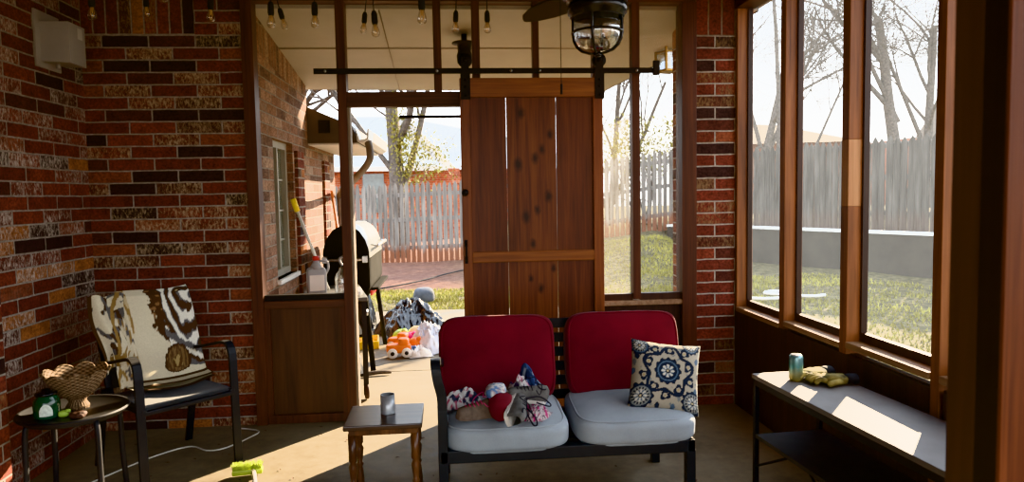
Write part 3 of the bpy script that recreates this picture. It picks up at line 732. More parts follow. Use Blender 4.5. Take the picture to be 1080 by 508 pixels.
def sidef(u, v):
    z = lerp(.62, .925, v) - .10 * (1 - v) * (1 - u) + .01 * math.sin(u * 9)
    y = lerp(.165, .305, v) + .02 * math.sin(u * 8 + v * 3) - .02
    x = lerp(-.275, -.10, u) + .035 * (1 - v) * (1 - u) + .01 * math.sin(v * 7)
    return (x, y - .012, z)
q = MB(); q.grid(50, 60, sidef)
q.build('side_fold', 'print_blanket', bl_, colors=[side_print(i / 49, j / 59) for j in range(60) for i in range(50)])
def under(u, v):
    return (lerp(-.16, .265, u), lerp(-.045, .13, v) + .012 * math.sin(u * 8), .422 + .012 * math.sin(u * 5 + 2) + .01 * (1 - v) + (.03 if v > .9 else 0) * (v - .9) * 10)
q = MB(); q.grid(40, 14, under)
q.build('lower_fold', 'print_blanket', bl_, colors=[(DKB if j < 4 else CREAM) for j in range(14) for i in range(40)])
def inner(u, v):
    return (lerp(-.20, -.07, u), lerp(.10, .24, v) - .01 + .015 * math.sin(u * 6), lerp(.44, .80, v))
q = MB(); q.grid(30, 40, inner)
q.build('inner_fold', 'print_blanket', bl_, colors=[(GOLD if nz(i / 29, j / 39, 7, 3) > .12 else CREAM if nz(i / 29, j / 39, 9, 8) > -.15 else GRY) for j in range(40) for i in range(30)])

# cord on the floor behind the chair
q = MB(); q.tube(smooth_path([(-2.02, 3.30, .005), (-1.86, 3.66, .005), (-1.70, 3.98, .005), (-1.55, 4.13, .005), (-1.42, 4.05, .005), (-1.33, 4.08, .005), (-1.24, 4.24, .005), (-1.22, 4.36, .005), (-1.4, 4.44, .005)], 8), .0045, 6)
tag(q.build('extension_cord', 'cord_white'), 'thin white cord snaking over the floor under the patio chair', 'cord')
# ================================================================== LIME BROOM on the floor
br = thing('deck_brush', 'lime green scrub brush lying bristles up on the porch floor', 'brush', (-1.085, 3.655, 0), R(10))
q = MB(); q.box((-.075, -.028, .012), (.075, .028, .042), .010); q.build('brush_head', 'lime_plastic', br)
q = MB()
for k in range(260):
    x, y = random.uniform(-.07, .07), random.uniform(-.02, .026); a, b_ = random.uniform(-.012, .012), random.uniform(-.004, .018)
    q.tube([(x, y, .04), (x + a, y + b_, .04 + random.uniform(.022, .034))], [.0016, .0009], 3, cap=False, smooth=False)
q.build('bristles', 'lime_bristle', br)
q = MB(); q.tube([(.03, -.02, .03), (.045, -.12, .022), (.16, -1.15, .012)], [.012, .011, .011], 10); q.build('handle', 'white_paint', br, label='pale broom handle')

# ================================================================== SMALL WOODEN TABLE
wt = thing('wooden_side_table', 'small dark wooden side table with turned legs left of the settee', 'side table', (-.312, 3.075, 0), R(0.5))
q = MB(); q.box((-.165, -.150, .452), (.165, .150, .474), .005); q.build('table_top', 'tabletop_wood', wt)
q = MB(); q.box((-.145, -.13, .425), (.145, .13, .453), .003); q.build('apron', 'table_wood', wt)
lp = [(.010, 0), (.014, .02), (.016, .08), (.019, .14), (.014, .19), (.011, .205), (.017, .215), (.011, .225), (.016, .26), (.019, .29), (.012, .305), (.018, .315), (.018, .43)]
for sx_ in (-1, 1):
    for sy_ in (-1, 1):
        q = MB(); q.lathe(lp, 16, (sx_ * .132, sy_ * .112, 0)); q.build('leg', 'table_wood', wt)
cn = thing('tin_candle', 'small grey candle in a tin on the wooden side table', 'candle', (-.302, 3.09, .474))
q = MB(); q.lathe([(0, 0), (.031, 0), (.032, .004), (.032, .085), (.029, .085), (.029, .060), (0, .060)], 28); q.build('tin', 'candle_tin', cn)
q = MB(); q.lathe([(0, .06), (.0285, .06), (.028, .064), (0, .065)], 20); q.tube([(0, 0, .06), (.002, 0, .076)], .0012, 5); q.build('wax', 'wax', cn)

# ================================================================== SETTEE
se = thing('settee', 'black framed outdoor settee with red back and pale blue seat cushions', 'settee', (.5, 3.0, 0))
def seb(name, mat, *bxs, bevel=.005):
    q = MB()
    for lo, hi in bxs: q.box(lo, hi, bevel)
    return q.build(name, mat, se)
# local: x -0.58..0.57, front y = 0, back y = .62
seb('seat_frame', 'slats_dark', ((-.575, 0, .262), (.565, .032, .318)), ((-.575, .55, .262), (.565, .585, .318)), ((-.575, 0, .262), (-.54, .58, .318)), ((.53, 0, .262), (.565, .58, .318)))
seb('seat_slats', 'slats_dark', *[((-.54, .06 + .075 * k, .285), (.53, .10 + .075 * k, .305)) for k in range(7)], bevel=.002)
for x0, y0, zt_ in ((-.582, .0, .50), (.525, .0, .27), (-.582, .55, .74), (.525, .55, .74)):
    q = MB(); q.box((x0, y0, 0), (x0 + .042, y0 + .042, zt_), .004); q.build('leg', 'slats_dark', se)
q = MB(); q.ribbon(smooth_path([(-.561, .02, .48), (-.563, .018, .56), (-.578, .012, .63), (-.586, .02, .685), (-.588, .07, .698), (-.586, .25, .66), (-.575, .45, .60), (-.565, .58, .57)], 5), (1, 0, 0), .042, .034); q.build('armrest', 'slats_dark', se)
seb('backrest', 'slats_dark', *[((-.56, .575, .36 + .075 * k), (.55, .592, .41 + .075 * k)) for k in range(6)], bevel=.002)
def cushion(name, mat, half, c, rot, k=5., bulge=.02, seed=0, wr=.004):
    q = MB(); q.blob(half, k, 20, bulge, wr=wr, ws=7, seed=seed)
    o = q.build(name, mat, se, loc=c, rot=rot)
    # piping along the two faces
    pts = []
    for sgn in (-1, 1):
        loop = []
        for j in range(73):
            a = 2 * PI * j / 72; ca, sa = math.cos(a), math.sin(a)
            n_ = (abs(ca) ** k + abs(sa) ** k + .8 ** k) ** (-1 / k) if False else ((1 - .8 ** k) / (abs(ca) ** k + abs(sa) ** k)) ** (1 / k)
            qx, qy = ca * n_, sa * n_
            loop.append((qx * half[0], qy * half[1], sgn * (half[2] * .8 + bulge * (1 - qx * qx) * (1 - qy * qy) * .8)))
        pts.append(loop)
    q = MB()
    for lp_ in pts: q.tube(lp_, .005, 6, cap=False)
    q.build('piping', mat, o)
    return o
cushion('seat_cushion', 'cushion_blue', (.285, .258, .062), (-.278, .235, .370), (R(2.5), 0, 0), 5, .026, 1)
cushion('seat_cushion', 'cushion_blue', (.282, .258, .062), (.312, .235, .374), (R(2.5), 0, R(-.6)), 5, .026, 2)
cushion('back_cushion', 'cushion_red', (.290, .215, .07), (-.290, .475, .610), (R(76), 0, 0), 6, .03, 3, .005)
cushion('back_cushion', 'cushion_red', (.290, .215, .07), (.345, .475, .612), (R(76), 0, R(-1)), 6, .03, 4, .005)

# ---- throw pillow with a printed medallion and scrolls
def suzani(x, y):
    # x, y in -1..1
    base = (.40, .36, .28); navy = (.020, .027, .044); blue = (.10, .145, .20); grey = (.20, .22, .22)
    def medal(cx, cy, s, pal, filled):
        dx, dy = (x - cx) / s, (y - cy) / s; r = math.hypot(dx, dy); a = math.atan2(dy, dx)
        if r > 1.08 + .08 * math.cos(12 * a): return None
        if r > .86: return navy
        if r > .74: return pal
        if r > .44 + .1 * abs(math.cos(4 * a)): return navy if not filled else ((.30, .30, .26) if math.cos(16 * a) > 0 else navy)
        if r > .20: return (.60, .58, .50) if math.cos(8 * a) > -.2 else blue
        return navy if r > .1 else (.6, .5, .3)
    for m_ in ((0.02, .12, .36, blue, False), (-.72, -.66, .33, grey, True), (.78, -.72, .30, grey, True), (-.80, .80, .26, blue, True), (.70, .93, .24, blue, True)):
        c = medal(*m_)
        if c: return c
    # scrolling stems: a wavy ring with curls
    r = math.hypot(x - .02, (y - .12)); a = math.atan2(y - .12, x - .02)
    ring = .66 + .10 * math.sin(5 * a + .6)
    if abs(r - ring) < .052: return navy
    for kk in range(10):
        a0 = 2 * PI * kk / 10 + .25; rr = .66 + .10 * math.sin(5 * a0 + .6) + (.16 if kk % 2 else -.13)
        cx, cy = .02 + rr * math.cos(a0), .12 + rr * math.sin(a0)
        d = math.hypot(x - cx, y - cy); b_ = math.atan2(y - cy, x - cx)
        if d < .135 + .03 * math.cos(3 * b_ + kk) and d > .065: return navy
        if d < .03: return (.42, .30, .12)
    for kk in range(14):
        a0 = 2 * PI * kk / 14; cx, cy = .98 * math.cos(a0), .05 + .98 * math.sin(a0)
        d = math.hypot((x - cx) * 1.4, y - cy)
        if d < .09: return blue if kk % 2 else navy
    if nz(x, y, 9, 4) > .42: return grey
    return base
pl = MB(); n = 90; cols = []
def pil(u, v, s):
    x, y = u * 2 - 1, v * 2 - 1
    e = max(0, (1 - x ** 4) * (1 - y ** 4)) ** .55
    px = x * .165 * (1 - .08 * (1 - x * x) * 0 - .07 * (1 - y * y)); py_ = y * .165 * (1 - .07 * (1 - x * x))
    return (px, py_, s * (.062 * e + .001) + .004 * nz(x, y, 2.2, 2) * e)
for s_ in (1, -1):
    pl.grid(n, n, lambda u, v: pil(u, v, s_)); cols += [suzani(i / (n - 1) * 2 - 1, j / (n - 1) * 2 - 1) for j in range(n) for i in range(n)]
o = pl.build('throw_pillow', 'print_fabric', loc=(.972, 3.16, .566), rot=(Matrix.Rotation(R(-4), 3, 'Z') @ Matrix.Rotation(R(66), 3, 'X') @ Matrix.Rotation(R(-8), 3, 'Z')).to_euler(), colors=cols)
tag(o, 'cream throw pillow with navy medallion and scroll print on the settee', 'pillow')

# ---- the heap of shoes and garments on the left seat
def axes(x, z):
    x = Vector(x).normalized(); z = Vector(z); z = (z - x * z.dot(x)).normalized(); y = z.cross(x)
    return Matrix((x, y, z)).transposed().to_euler()
def shoe(name, label, loc, rot, upper, sole, lace, size=1., toe_c=None):
    t = thing(name, label, 'shoe', loc, rot=rot)
    st_ = [(-.115, .028, .070), (-.10, .036, .088), (-.06, .038, .086), (-.02, .038, .072), (.03, .042, .056), (.08, .042, .046), (.115, .032, .036), (.128, .012, .022)]
    def up(u, v):
        k = v * (len(st_) - 1); i = min(int(k), len(st_) - 2); tt = k - i
        x, w_, h_ = [lerp(a, b_, tt) for a, b_ in zip(st_[i], st_[i + 1])]
        a = PI * u; z = math.sin(a) ** .75 * h_
        if v < .42: z = min(z, h_ * (.97 if v > .3 else .93))
        return (x * size, math.cos(a) * w_ * size * (1 if z < .6 * h_ else .95), (.018 + z) * size)
    q = MB(); q.grid(17, 22, up); q.build('upper', upper, t)
    q = MB(); out_ = [(-.120, 0), (-.115, .028), (-.09, .040), (-.03, .038), (.04, .045), (.09, .044), (.12, .030), (.134, 0), (.12, -.030), (.09, -.044), (.04, -.045), (-.03, -.038), (-.09, -.040), (-.115, -.028)]
    q.prism([(a * size, b_ * size) for a, b_ in out_], 0, .022 * size, 'z'); q.build('sole', sole, t)
    q = MB()
    for k in range(5):
        x = (-.005 + .02 * k) * size; h_ = (.075 - .0055 * k + .012) * size
        q.tube([(x, -.022 * size, h_ - .012 * size), (x + .008 * size, 0, h_ + .003), (x, .022 * size, h_ - .012 * size)], .0028 * size, 5)
    q.tube(smooth_path([(-.01, 0, .09), (-.03, .03, .10), (-.02, .06, .07), (0, .05, .085)], 5), .0025 * size, 5)
    q.tube(smooth_path([(-.01, 0, .09), (-.02, -.04, .095), (.01, -.065, .06), (.03, -.06, .02)], 5), .0025 * size, 5); q.build('laces', lace, t)
    q = MB(); q.lathe([(.022 * size, .088 * size), (.03 * size, .092 * size), (.026 * size, .098 * size), (.018 * size, .080 * size)], 14, (-.065 * size, 0, 0)); q.lathe([(0, .088 * size), (.021 * size, .0885 * size)], 14, (-.065 * size, 0, .0015)); q.build('collar', 'lace_dark', t)
    return t
shoe('sneaker', 'grey sneaker with a pale sole tipped sideways on the left seat cushion', (.240, 3.005, .492), axes((.3, .8, .25), (.85, -.45, .25)), 'shoe_grey', 'sole_white', 'lace_dark', .84)
shoe('sneaker', 'taupe sneaker with pink laces on the left seat cushion', (.105, 3.075, .446), axes((-.95, -.22, .02), (0, -.15, 1)), 'shoe_taupe', 'shoe_taupe', 'lace_pink', .84)
shoe('sneaker', 'grey sneaker lying behind the tipped one on the settee', (.315, 3.105, .505), axes((-.9, -.3, .25), (.2, -.3, .9)), 'shoe_grey', 'sole_white', 'lace_dark', .8)
tip = [o for o in bpy.data.objects if o.get('label', '').startswith('grey sneaker with a pale sole')][0]
bpy.context.view_layer.update(); inv = tip.matrix_basis.inverted()
q = MB()
for pts_ in ([(.30, 2.99, .505), (.335, 2.95, .475), (.342, 2.915, .452), (.328, 2.90, .450), (.318, 2.935, .458), (.30, 2.985, .49)], [(.31, 3.03, .53), (.37, 3.05, .53), (.415, 3.04, .50), (.405, 3.0, .50), (.35, 3.0, .52)]):
    q.tube([inv @ p for p in smooth_path(pts_, 6)], .0032, 6)
q.build('laces', 'lace_dark', tip)
def crumple(name, label, cat, loc, half, colf, seed, rz=0, amp=.35, mat='print_fabric', n=46, group=None):
    q = MB(); cols_ = []
    def fn(u, v):
        x, y = u * 2 - 1, v * 2 - 1; r = (abs(x) ** 3 + abs(y) ** 3) ** (1 / 3)
        o_ = Vector((seed * 3.3, seed * 1.9, seed))
        f1 = noise.noise(Vector((x * 1.6, y * 1.6, 0)) + o_); f2 = 1 - abs(noise.noise(Vector((x * 3.2, y * 3.2, 5)) + o_)) * 2
        rad = 1 + .22 * noise.noise(Vector((math.atan2(y, x) * .9, 2, 0)) + o_)
        h = max(0, 1 - r ** 2.2) ** .7 * (.62 + amp * f1 + .5 * amp * f2) + .02
        return (x * half[0] * rad, y * half[1] * rad, h * half[2])
    q.grid(n, n, fn)
    for j in range(n):
        for i_ in range(n): cols_.append(colf(i_ / (n - 1), j / (n - 1)))
    o_ = q.build(name, mat, loc=loc, rot=(0, 0, rz), colors=cols_)
    return tag(o_, label, cat, group)
def floral(a, b_, c_, s, sd):
    def f_(u, v):
        g = nz(u, v, s, sd); h = nz(u, v, s * 1.7, sd + 4)
        return b_ if g > .14 else c_ if h > .2 else a
    return f_
crumple('floral_scarf', 'white floral scarf trailing over the left end of the settee seat', 'scarf', (.02, 3.235, .446), (.105, .045, .10), floral((.50, .48, .46), (.05, .05, .07), (.35, .10, .14), 9, 1), 2, R(24))
crumple('floral_garment', 'white floral garment bunched behind the sneakers on the settee', 'garment', (.300, 3.165, .446), (.105, .055, .150), floral((.55, .52, .50), (.06, .05, .09), (.40, .08, .16), 9, 3), 5, R(-18))
crumple('denim_garment', 'blue garment crumpled against the red back cushion', 'garment', (.335, 3.235, .446), (.090, .05, .185), floral((.05, .08, .17), (.03, .04, .08), (.30, .34, .40), 6, 6), 8, R(-30))
crumple('pink_top', 'pink and white print cloth right of the tipped sneaker', 'garment', (.355, 3.03, .446), (.05, .075, .06), floral((.50, .42, .42), (.42, .05, .16), (.07, .05, .07), 10, 9), 11, R(-25))
cp = thing('child_hat', 'dark red child hat with a patterned lining among the shoes', 'hat', (.198, 3.035, .440))
q = MB(); q.blob((.058, .058, .062), 2.2, 10, c=(0, 0, .06), wr=.006, ws=18, seed=4); q.build('crown', 'red_cloth', cp)
q = MB(); q.blob((.05, .05, .035), 2.4, 9, c=(-.02, .035, .118), wr=.006, ws=20, seed=6); n_ = len(q.v)
q.build('lining', 'print_fabric', cp, colors=[floral((.6, .58, .55), (.12, .2, .35), (.4, .3, .3), 26, 2)(v_[0] * 3 + .5, v_[1] * 3 + .5 + v_[2]) for v_ in q.v])

# ================================================================== BENCH under the right windows
be = thing('bench', 'long grey topped black bench below the right hand windows', 'bench', (1.42, 3.22, 0), R(3.9))
LB = 1.62; WB = .362
q = MB(); q.box((0, -LB, .528), (WB, 0, .55), .003); q.build('bench_top', 'bench_top', be)
q = MB(); q.box((.004, -LB + .01, .498), (.024, -.01, .528)); q.box((WB - .024, -LB + .01, .498), (WB - .004, -.01, .528)); q.box((.004, -.03, .498), (WB - .004, -.01, .528)); q.box((.004, -LB + .01, .498), (WB - .004, -LB + .03, .528)); q.build('frame', 'black_metal', be)
for x in (.004, WB - .026):
    for y in (-.03, -LB + .01):
        q = MB(); q.box((x, y, 0), (x + .022, y + .022, .50), .002); q.build('leg', 'black_metal', be)
q = MB(); q.box((.006, -LB + .03, .243), (WB - .006, -.03, .262), .002); q.build('shelf', 'shelf_board', be)
q = MB(); q.tube([(WB * .5, -.02, .245), (WB * .5, -.35, .03), (WB * .5, -.35, .03)], .006, 6); q.tube([(.015, -.02, .10), (.015, -.30, .243)], .006, 6); q.build('brace', 'black_metal', be)
ca = thing('drink_can', 'teal and gold drink can standing on the bench', 'can', (1.562, 3.062, .55))
q = MB(); q.lathe([(.022, 0), (.026, .004), (.031, .012), (.031, .108), (.029, .116), (.025, .121)], 28); q.build('can_body', 'can_skin', ca)
q = MB(); q.lathe([(0, .117), (.022, .117), (.0255, .1215), (.0245, .123)], 28); q.box((-.004, -.012, .118), (.006, .004, .120)); q.build('can_lid', 'steel', ca)
def glove(name, label, loc, rz, mat):
    t = thing(name, label, 'glove', loc, rz)
    q = MB(); q.blob((.06, .045, .022), 3, 8, c=(0, 0, .024), wr=.006, ws=25, seed=rz); q.build('palm', mat, t)
    for k in range(4):
        y = -.033 + .022 * k; ln = (.055, .07, .066, .05)[k]
        q = MB(); q.tube(smooth_path([(.045, y, .024), (.045 + ln * .5, y * 1.15, .032), (.045 + ln * .9, y * 1.25, .018), (.045 + ln, y * 1.25, .014)], 4), [.012] * 9 + [.011, .010, .009, .004], 8); q.build('finger', mat, t)
    q = MB(); q.tube(smooth_path([(-.02, .035, .02), (.01, .06, .024), (.04, .07, .018), (.05, .07, .014)], 4), [.013] * 9 + [.011, .01, .008, .004], 8); q.build('thumb', mat, t)
    q = MB(); q.lathe([(.030, 0), (.034, -.02), (.036, -.055), (.033, -.055), (.03, -.02)], 16, M=Matrix.Translation((-.045, 0, .026)) @ Matrix.Rotation(PI / 2, 4, 'Y') @ Matrix.Scale(.65, 4, (1, 0, 0))); q.build('cuff', 'glove_black', t, label='black cuff')
    return t
glove('work_glove', 'camouflage work glove right beside the drink can', (1.665, 3.09, .55), R(200), 'glove_camo')
glove('work_glove', 'dark camouflage work glove, second from the drink can', (1.70, 2.985, .55), R(170), 'glove_camo')
# ---- leaf litter on the porch floor
q = MB()
for k in range(70):
    x, y = random.uniform(-1.9, 1.3), random.uniform(3.2, 4.4); a = random.uniform(0, 6.28); s_ = random.uniform(.006, .018)
    M = Matrix.Translation((x, y, .004)) @ Matrix.Rotation(a, 4, 'Z')
    q.add([(-s_, 0, 0), (0, -s_ * .45, .004), (s_, 0, .002), (0, s_ * .45, .005)], [(0, 1, 2, 3)], M=M)
tag(q.build('leaf_litter', 'leaf_brown'), 'crumbs of dry brown leaf scattered over the porch floor', 'leaves', kind='stuff')
# ================================================================== OUTSIDE: house wall and patio roof
w = MB()
w.box((-1.5, 4.752, 0), (-1.22, 5.0, 2.262)); w.box((-1.256, 4.577, 0), (-1.22, 4.752, 2.262))
w.box((-1.5, 5.0, 0), (-1.22, 5.6, .86)); w.box((-1.5, 5.0, 1.85), (-1.22, 5.6, 2.262))
w.box((-1.5, 5.6, 0), (-1.22, 6.2, 2.262)); w.box((-1.5, 6.2, 0), (-1.22, 7.55, 1.90))
w.prism([(4.577, 2.262), (6.2, 2.262), (4.577, 2.375)], -1.256, -1.22, 'x')
w.box((-1.256, 5.94, 0), (-1.19, 6.0, 0.001))
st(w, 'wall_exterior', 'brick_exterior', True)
w = MB(); w.prism([(4.577, 2.375), (6.2, 2.262), (6.2, 2.50), (4.577, 2.62)], -1.256, -1.219, 'x'); st(w, 'wall_exterior_soldier', 'brick_exterior_soldier', True)
w = MB(); w.box((-1.258, 5.66, 0), (-1.195, 5.90, 1.80)); w.box((-1.258, 6.84, 0), (-1.195, 7.10, 1.78)); st(w, 'wall_exterior_pier', 'brick_pillar', True)
# its window
q = MB(); q.add([(-1.30, 5.0, .86), (-1.30, 5.6, .86), (-1.30, 5.6, 1.85), (-1.30, 5.0, 1.85)], [(0, 1, 2, 3)]); wn_ = st(q, 'window_14', 'window_glass_far')
q = MB()
for y0, y1, z0, z1 in ((5.0, 5.05, .86, 1.85), (5.55, 5.6, .86, 1.85), (5.05, 5.55, .86, .91), (5.05, 5.55, 1.80, 1.85), (5.285, 5.315, .91, 1.80)): q.box((-1.31, y0, z0), (-1.265, y1, z1))
for z in (1.12, 1.34, 1.57): q.box((-1.305, 5.05, z - .007), (-1.29, 5.55, z + .007))
q.build('window_frame', 'frame_paint', wn_)
q = MB(); q.box((-1.31, 4.98, .83), (-1.195, 5.62, .86)); q.build('window_sill', 'cap_block', wn_)
# patio ceiling (slopes gently outward)
poly = [(-1.5, 4.58, 2.615), (-1.5, 6.3, 2.372), (1.40, 6.3, 2.347), (1.66, 5.6, 2.45), (2.05, 4.58, 2.615)]
q = MB(); q.add(poly + [(x, y, z + .10) for x, y, z in poly], [(0, 1, 2, 3, 4), (9, 8, 7, 6, 5)] + [(k, (k + 1) % 5, 5 + (k + 1) % 5, 5 + k) for k in range(5)])
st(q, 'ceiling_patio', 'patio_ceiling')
q = MB()
zc = lambda y: 2.615 - (y - 4.58) * .148
q.tube([(-1.22, 5.28, zc(5.28)), (1.74, 5.28, zc(5.28))], .004, 4); q.tube([(-.43, 4.6, zc(4.6)), (-.43, 6.28, zc(6.28))], .004, 4)
st(q, 'trim_ceiling_seam', 'beige_paint')
q = MB(); q.ribbon([(-1.22, 6.305, 2.405), (1.41, 6.305, 2.382)], (0, 0, 1), .075, .012); q.ribbon([(1.405, 6.3, 2.39), (1.67, 5.6, 2.49), (2.06, 4.60, 2.655)], (0, 0, 1), .085, .014); st(q, 'trim_fascia_patio', 'fascia_paint')
# low wing eave with gutter and downspout
q = MB(); q.prism([(-1.5, 2.32), (-1.225, 2.214), (-.84, 2.045), (-.80, 1.90), (-1.5, 1.90)], 6.205, 7.95, 'y'); st(q, 'roof_wing_eave', 'fascia_paint')
q = MB(); q.box((-1.22, 6.22, 1.885), (-.80, 7.95, 1.899)); st(q, 'trim_soffit_wing', 'white_paint')
gt = thing('rain_gutter', 'pale rain gutter with a curved downspout on the low house eave', 'gutter', (-.75, 6.2, 1.9))
q = MB(); q.prism([(-.06, .12), (-.05, .01), (.0, 0), (.045, .03), (.05, .12), (.04, .12), (.03, .04), (-.03, .02)], 0, 1.75, 'y'); q.build('trough', 'white_paint', gt)
q = MB(); q.tube(smooth_path([(.03, .09, .02), (.045, .10, -.06), (.03, .12, -.16), (-.13, .40, -.30), (-.40, 1.25, -.42), (-.425, 1.36, -.55), (-.425, 1.36, -1.0), (-.425, 1.36, -1.88)], 6), .032, 10); q.build('downspout', 'downspout_paint', gt)
fx = MB(); fx.box((-.05, 0, -.055), (.05, .02, .055), .004); fx.box((-.03, -.012, -.032), (.03, 0, .032), .004)
tag(fx.build('junction_box', 'iron', loc=(-1.075, 6.186, 2.04)), 'small dark square fixture on the brown end of the low house eave', 'fixture')
pl_ = thing('flood_light', 'small black outdoor light under the patio ceiling above the barn door hanger', 'light', (.115, 5.0, zc(5.0)))
q = MB(); q.lathe([(0, 0), (.02, 0), (.02, -.05), (.085, -.058), (.088, -.066), (.05, -.07), (.046, -.12), (.055, -.15), (.05, -.20), (.02, -.22), (0, -.22)], 20); q.build('light_body', 'iron', pl_)
ln = thing('hanging_lantern', 'brass lantern with glass sides hanging at the corner of the patio roof', 'lantern', (1.668, 5.3, 2.335), R(20)); ln.scale = (1.12, 1.12, 1.3)
q = MB(); q.box((-.062, -.062, 0), (.062, .062, .014), .003); q.build('base', 'brass', ln)
q = MB()
for a, b_ in ((-1, -1), (-1, 1), (1, -1), (1, 1)): q.box((a * .058 - .006, b_ * .058 - .006, .014), (a * .058 + .006, b_ * .058 + .006, .215))
for a in (-1, 1):
    q.box((-.058, a * .058 - .003, .11), (.058, a * .058 + .003, .117)); q.box((a * .058 - .003, -.058, .11), (a * .058 + .003, .058, .117))
q.build('frame', 'brass', ln)
q = MB(); q.add([(-.068, -.068, .213), (.068, -.068, .213), (.068, .068, .213), (-.068, .068, .213), (-.04, -.04, .262), (.04, -.04, .262), (.04, .04, .262), (-.04, .04, .262)], [(3, 2, 1, 0), (4, 5, 6, 7), (0, 1, 5, 4), (1, 2, 6, 5), (2, 3, 7, 6), (3, 0, 4, 7)]); q.build('roof', 'brass', ln)
q = MB()
for a in (-1, 1):
    q.add([(-.055, a * .055, .014), (.055, a * .055, .014), (.055, a * .055, .213), (-.055, a * .055, .213)], [(0, 1, 2, 3)])
    q.add([(a * .055, -.055, .014), (a * .055, .055, .014), (a * .055, .055, .213), (a * .055, -.055, .213)], [(0, 1, 2, 3)])
q.build('pane', 'lantern_glass', ln)
q = MB(); q.lathe([(0, .014), (.022, .014), (.022, .10), (0, .10)], 14); q.build('candle', 'wax', ln)
q = MB(); q.tube([(.022 * math.cos(2 * PI * k / 20), 0, .288 + .03 * math.sin(2 * PI * k / 20)) for k in range(21)], .003, 6); q.tube([(0, 0, .315), (0, 0, .60)], .0015, 4); q.build('ring', 'brass', ln)
q = MB(); q.tube([(-.30, 0, 0), (.36, 0, 0)], .010, 8); q.lathe([(0, 0), (.016, 0), (.016, .02), (0, .02)], 10, M=Matrix.Translation((-.30, 0, -.01)))
tag(q.build('metal_bar', 'iron', loc=(-.005, 4.586, 1.938)), 'thin black metal bar crossing the top right of the doorway', 'bar')

# ---------------------------------------------------------------- things on the griddle cart and the smoker
ct = thing('griddle_cart', 'black cart with a grey top and round knobs outside the left opening', 'cart', (-.976, 5.28, 0), R(12))
q = MB(); q.box((-.13, -.40, .702), (.30, .40, .73), .006); q.build('cart_top', 'grey_top', ct)
for x in (-.12, .255):
    for y in (-.385, .345): q = MB(); q.box((x, y, .03 if x > 0 else 0), (x + .035, y + .035, .702)); q.build('leg', 'black_metal', ct)
q = MB(); q.box((.262, -.35, .50), (.282, .345, .702)); q.build('control_panel', 'black_metal', ct)
for y in (-.2, .0, .2):
    q = MB(); q.lathe([(0, .035), (.022, .033), (.026, 0), (.026, -.004)], 16, M=Matrix.Translation((.282, y, .59)) @ Matrix.Rotation(PI / 2, 4, 'Y')); q.build('knob', 'steel', ct)
q = MB(); q.box((-.11, -.36, .16), (.27, .36, .18)); q.build('lower_shelf', 'black_metal', ct)
q = MB(); q.box((-.11, -.36, .44), (.27, .36, .46)); q.build('middle_shelf', 'black_metal', ct)
q = MB(); q.lathe([(0, -.015), (.05, -.015), (.055, -.01), (.055, .01), (.05, .015), (0, .015)], 20, M=Matrix.Translation((.275, -.37, .056)) @ Matrix.Rotation(PI / 2, 4, 'Y')); q.build('wheel', 'dark_brown', ct)
def item(name, label, cat, mb, mat, loc, rz=0): return tag(mb.build(name, mat, loc=loc, rot=(0, 0, rz)), label, cat)
q = MB(); q.box((-.12, -.15, 0), (.12, .15, .11), .01); item('storage_bin', 'white bin on the lower shelf of the griddle cart', 'bin', q, 'white_plastic', (-.82, 5.15, .182), R(12))
jg = thing('white_jug', 'white plastic jug standing on the grey cart top outside', 'jug', (-.962, 5.03, .73), R(15))
q = MB(); q.blob((.068, .048, .105), 7, 10, c=(0, 0, .106)); q.lathe([(.05, .20), (.03, .235), (.02, .25), (.02, .27), (0, .27)], 18); q.build('jug_body', 'white_plastic', jg)
q = MB(); q.lathe([(0, .262), (.024, .262), (.024, .29), (0, .292)], 16); q.build('cap', 'red_plastic', jg, label='red cap')
q = MB(); q.box((-.05, -.051, .05), (.05, -.047, .16), .001); q.build('paper_label', 'cap_block', jg)
q = MB(); q.tube(smooth_path([(.03, 0, .255), (.075, 0, .25), (.082, 0, .20), (.062, 0, .16)], 5), .009, 8); q.build('handle', 'white_plastic', jg)
j2 = thing('clear_jug', 'clear plastic jug with a loop handle beside the white jug', 'jug', (-.79, 5.10, .73))
q = MB(); q.lathe([(0, 0), (.055, 0), (.06, .01), (.06, .12), (.05, .15), (.025, .18), (.022, .20), (0, .20)], 20); q.build('jug_body', 'jug_clear', j2)
q = MB(); q.tube(smooth_path([(0, 0, .21), (-.02, 0, .26), (.04, 0, .28), (.075, 0, .22), (.07, 0, .12), (.06, 0, .08)], 6), .010, 8); q.build('handle', 'white_plastic', j2)
q = MB(); q.blob((.06, .04, .035), 2.5, 8, c=(0, 0, .035), wr=.012, ws=22, seed=5); item('shop_cloth', 'dark grey cloth bundle on the grey cart left of the white jug', 'cloth', q, 'shelf_board', (-1.00, 5.25, .73))
q = MB(); q.blob((.05, .04, .03), 2.5, 8, c=(0, 0, .03), wr=.014, ws=24, seed=9); item('paper_towel', 'crumpled pale paper on the grey cart below the clear jug handle', 'paper', q, 'cap_block', (-.70, 5.03, .73))
bp = thing('brush_pole', 'white pole with a yellow end leaning by the house window', 'pole', (-.95, 5.42, .73))
q = MB(); q.tube([(0, 0, .0), (-.205, -.02, .60)], .012, 10); q.build('pole', 'white_paint', bp)
q = MB(); q.tube([(-.205, -.02, .60), (-.235, -.023, .695)], [.02, .022], 10); q.build('yellow_grip', 'yellow_plastic', bp, label='yellow grip')
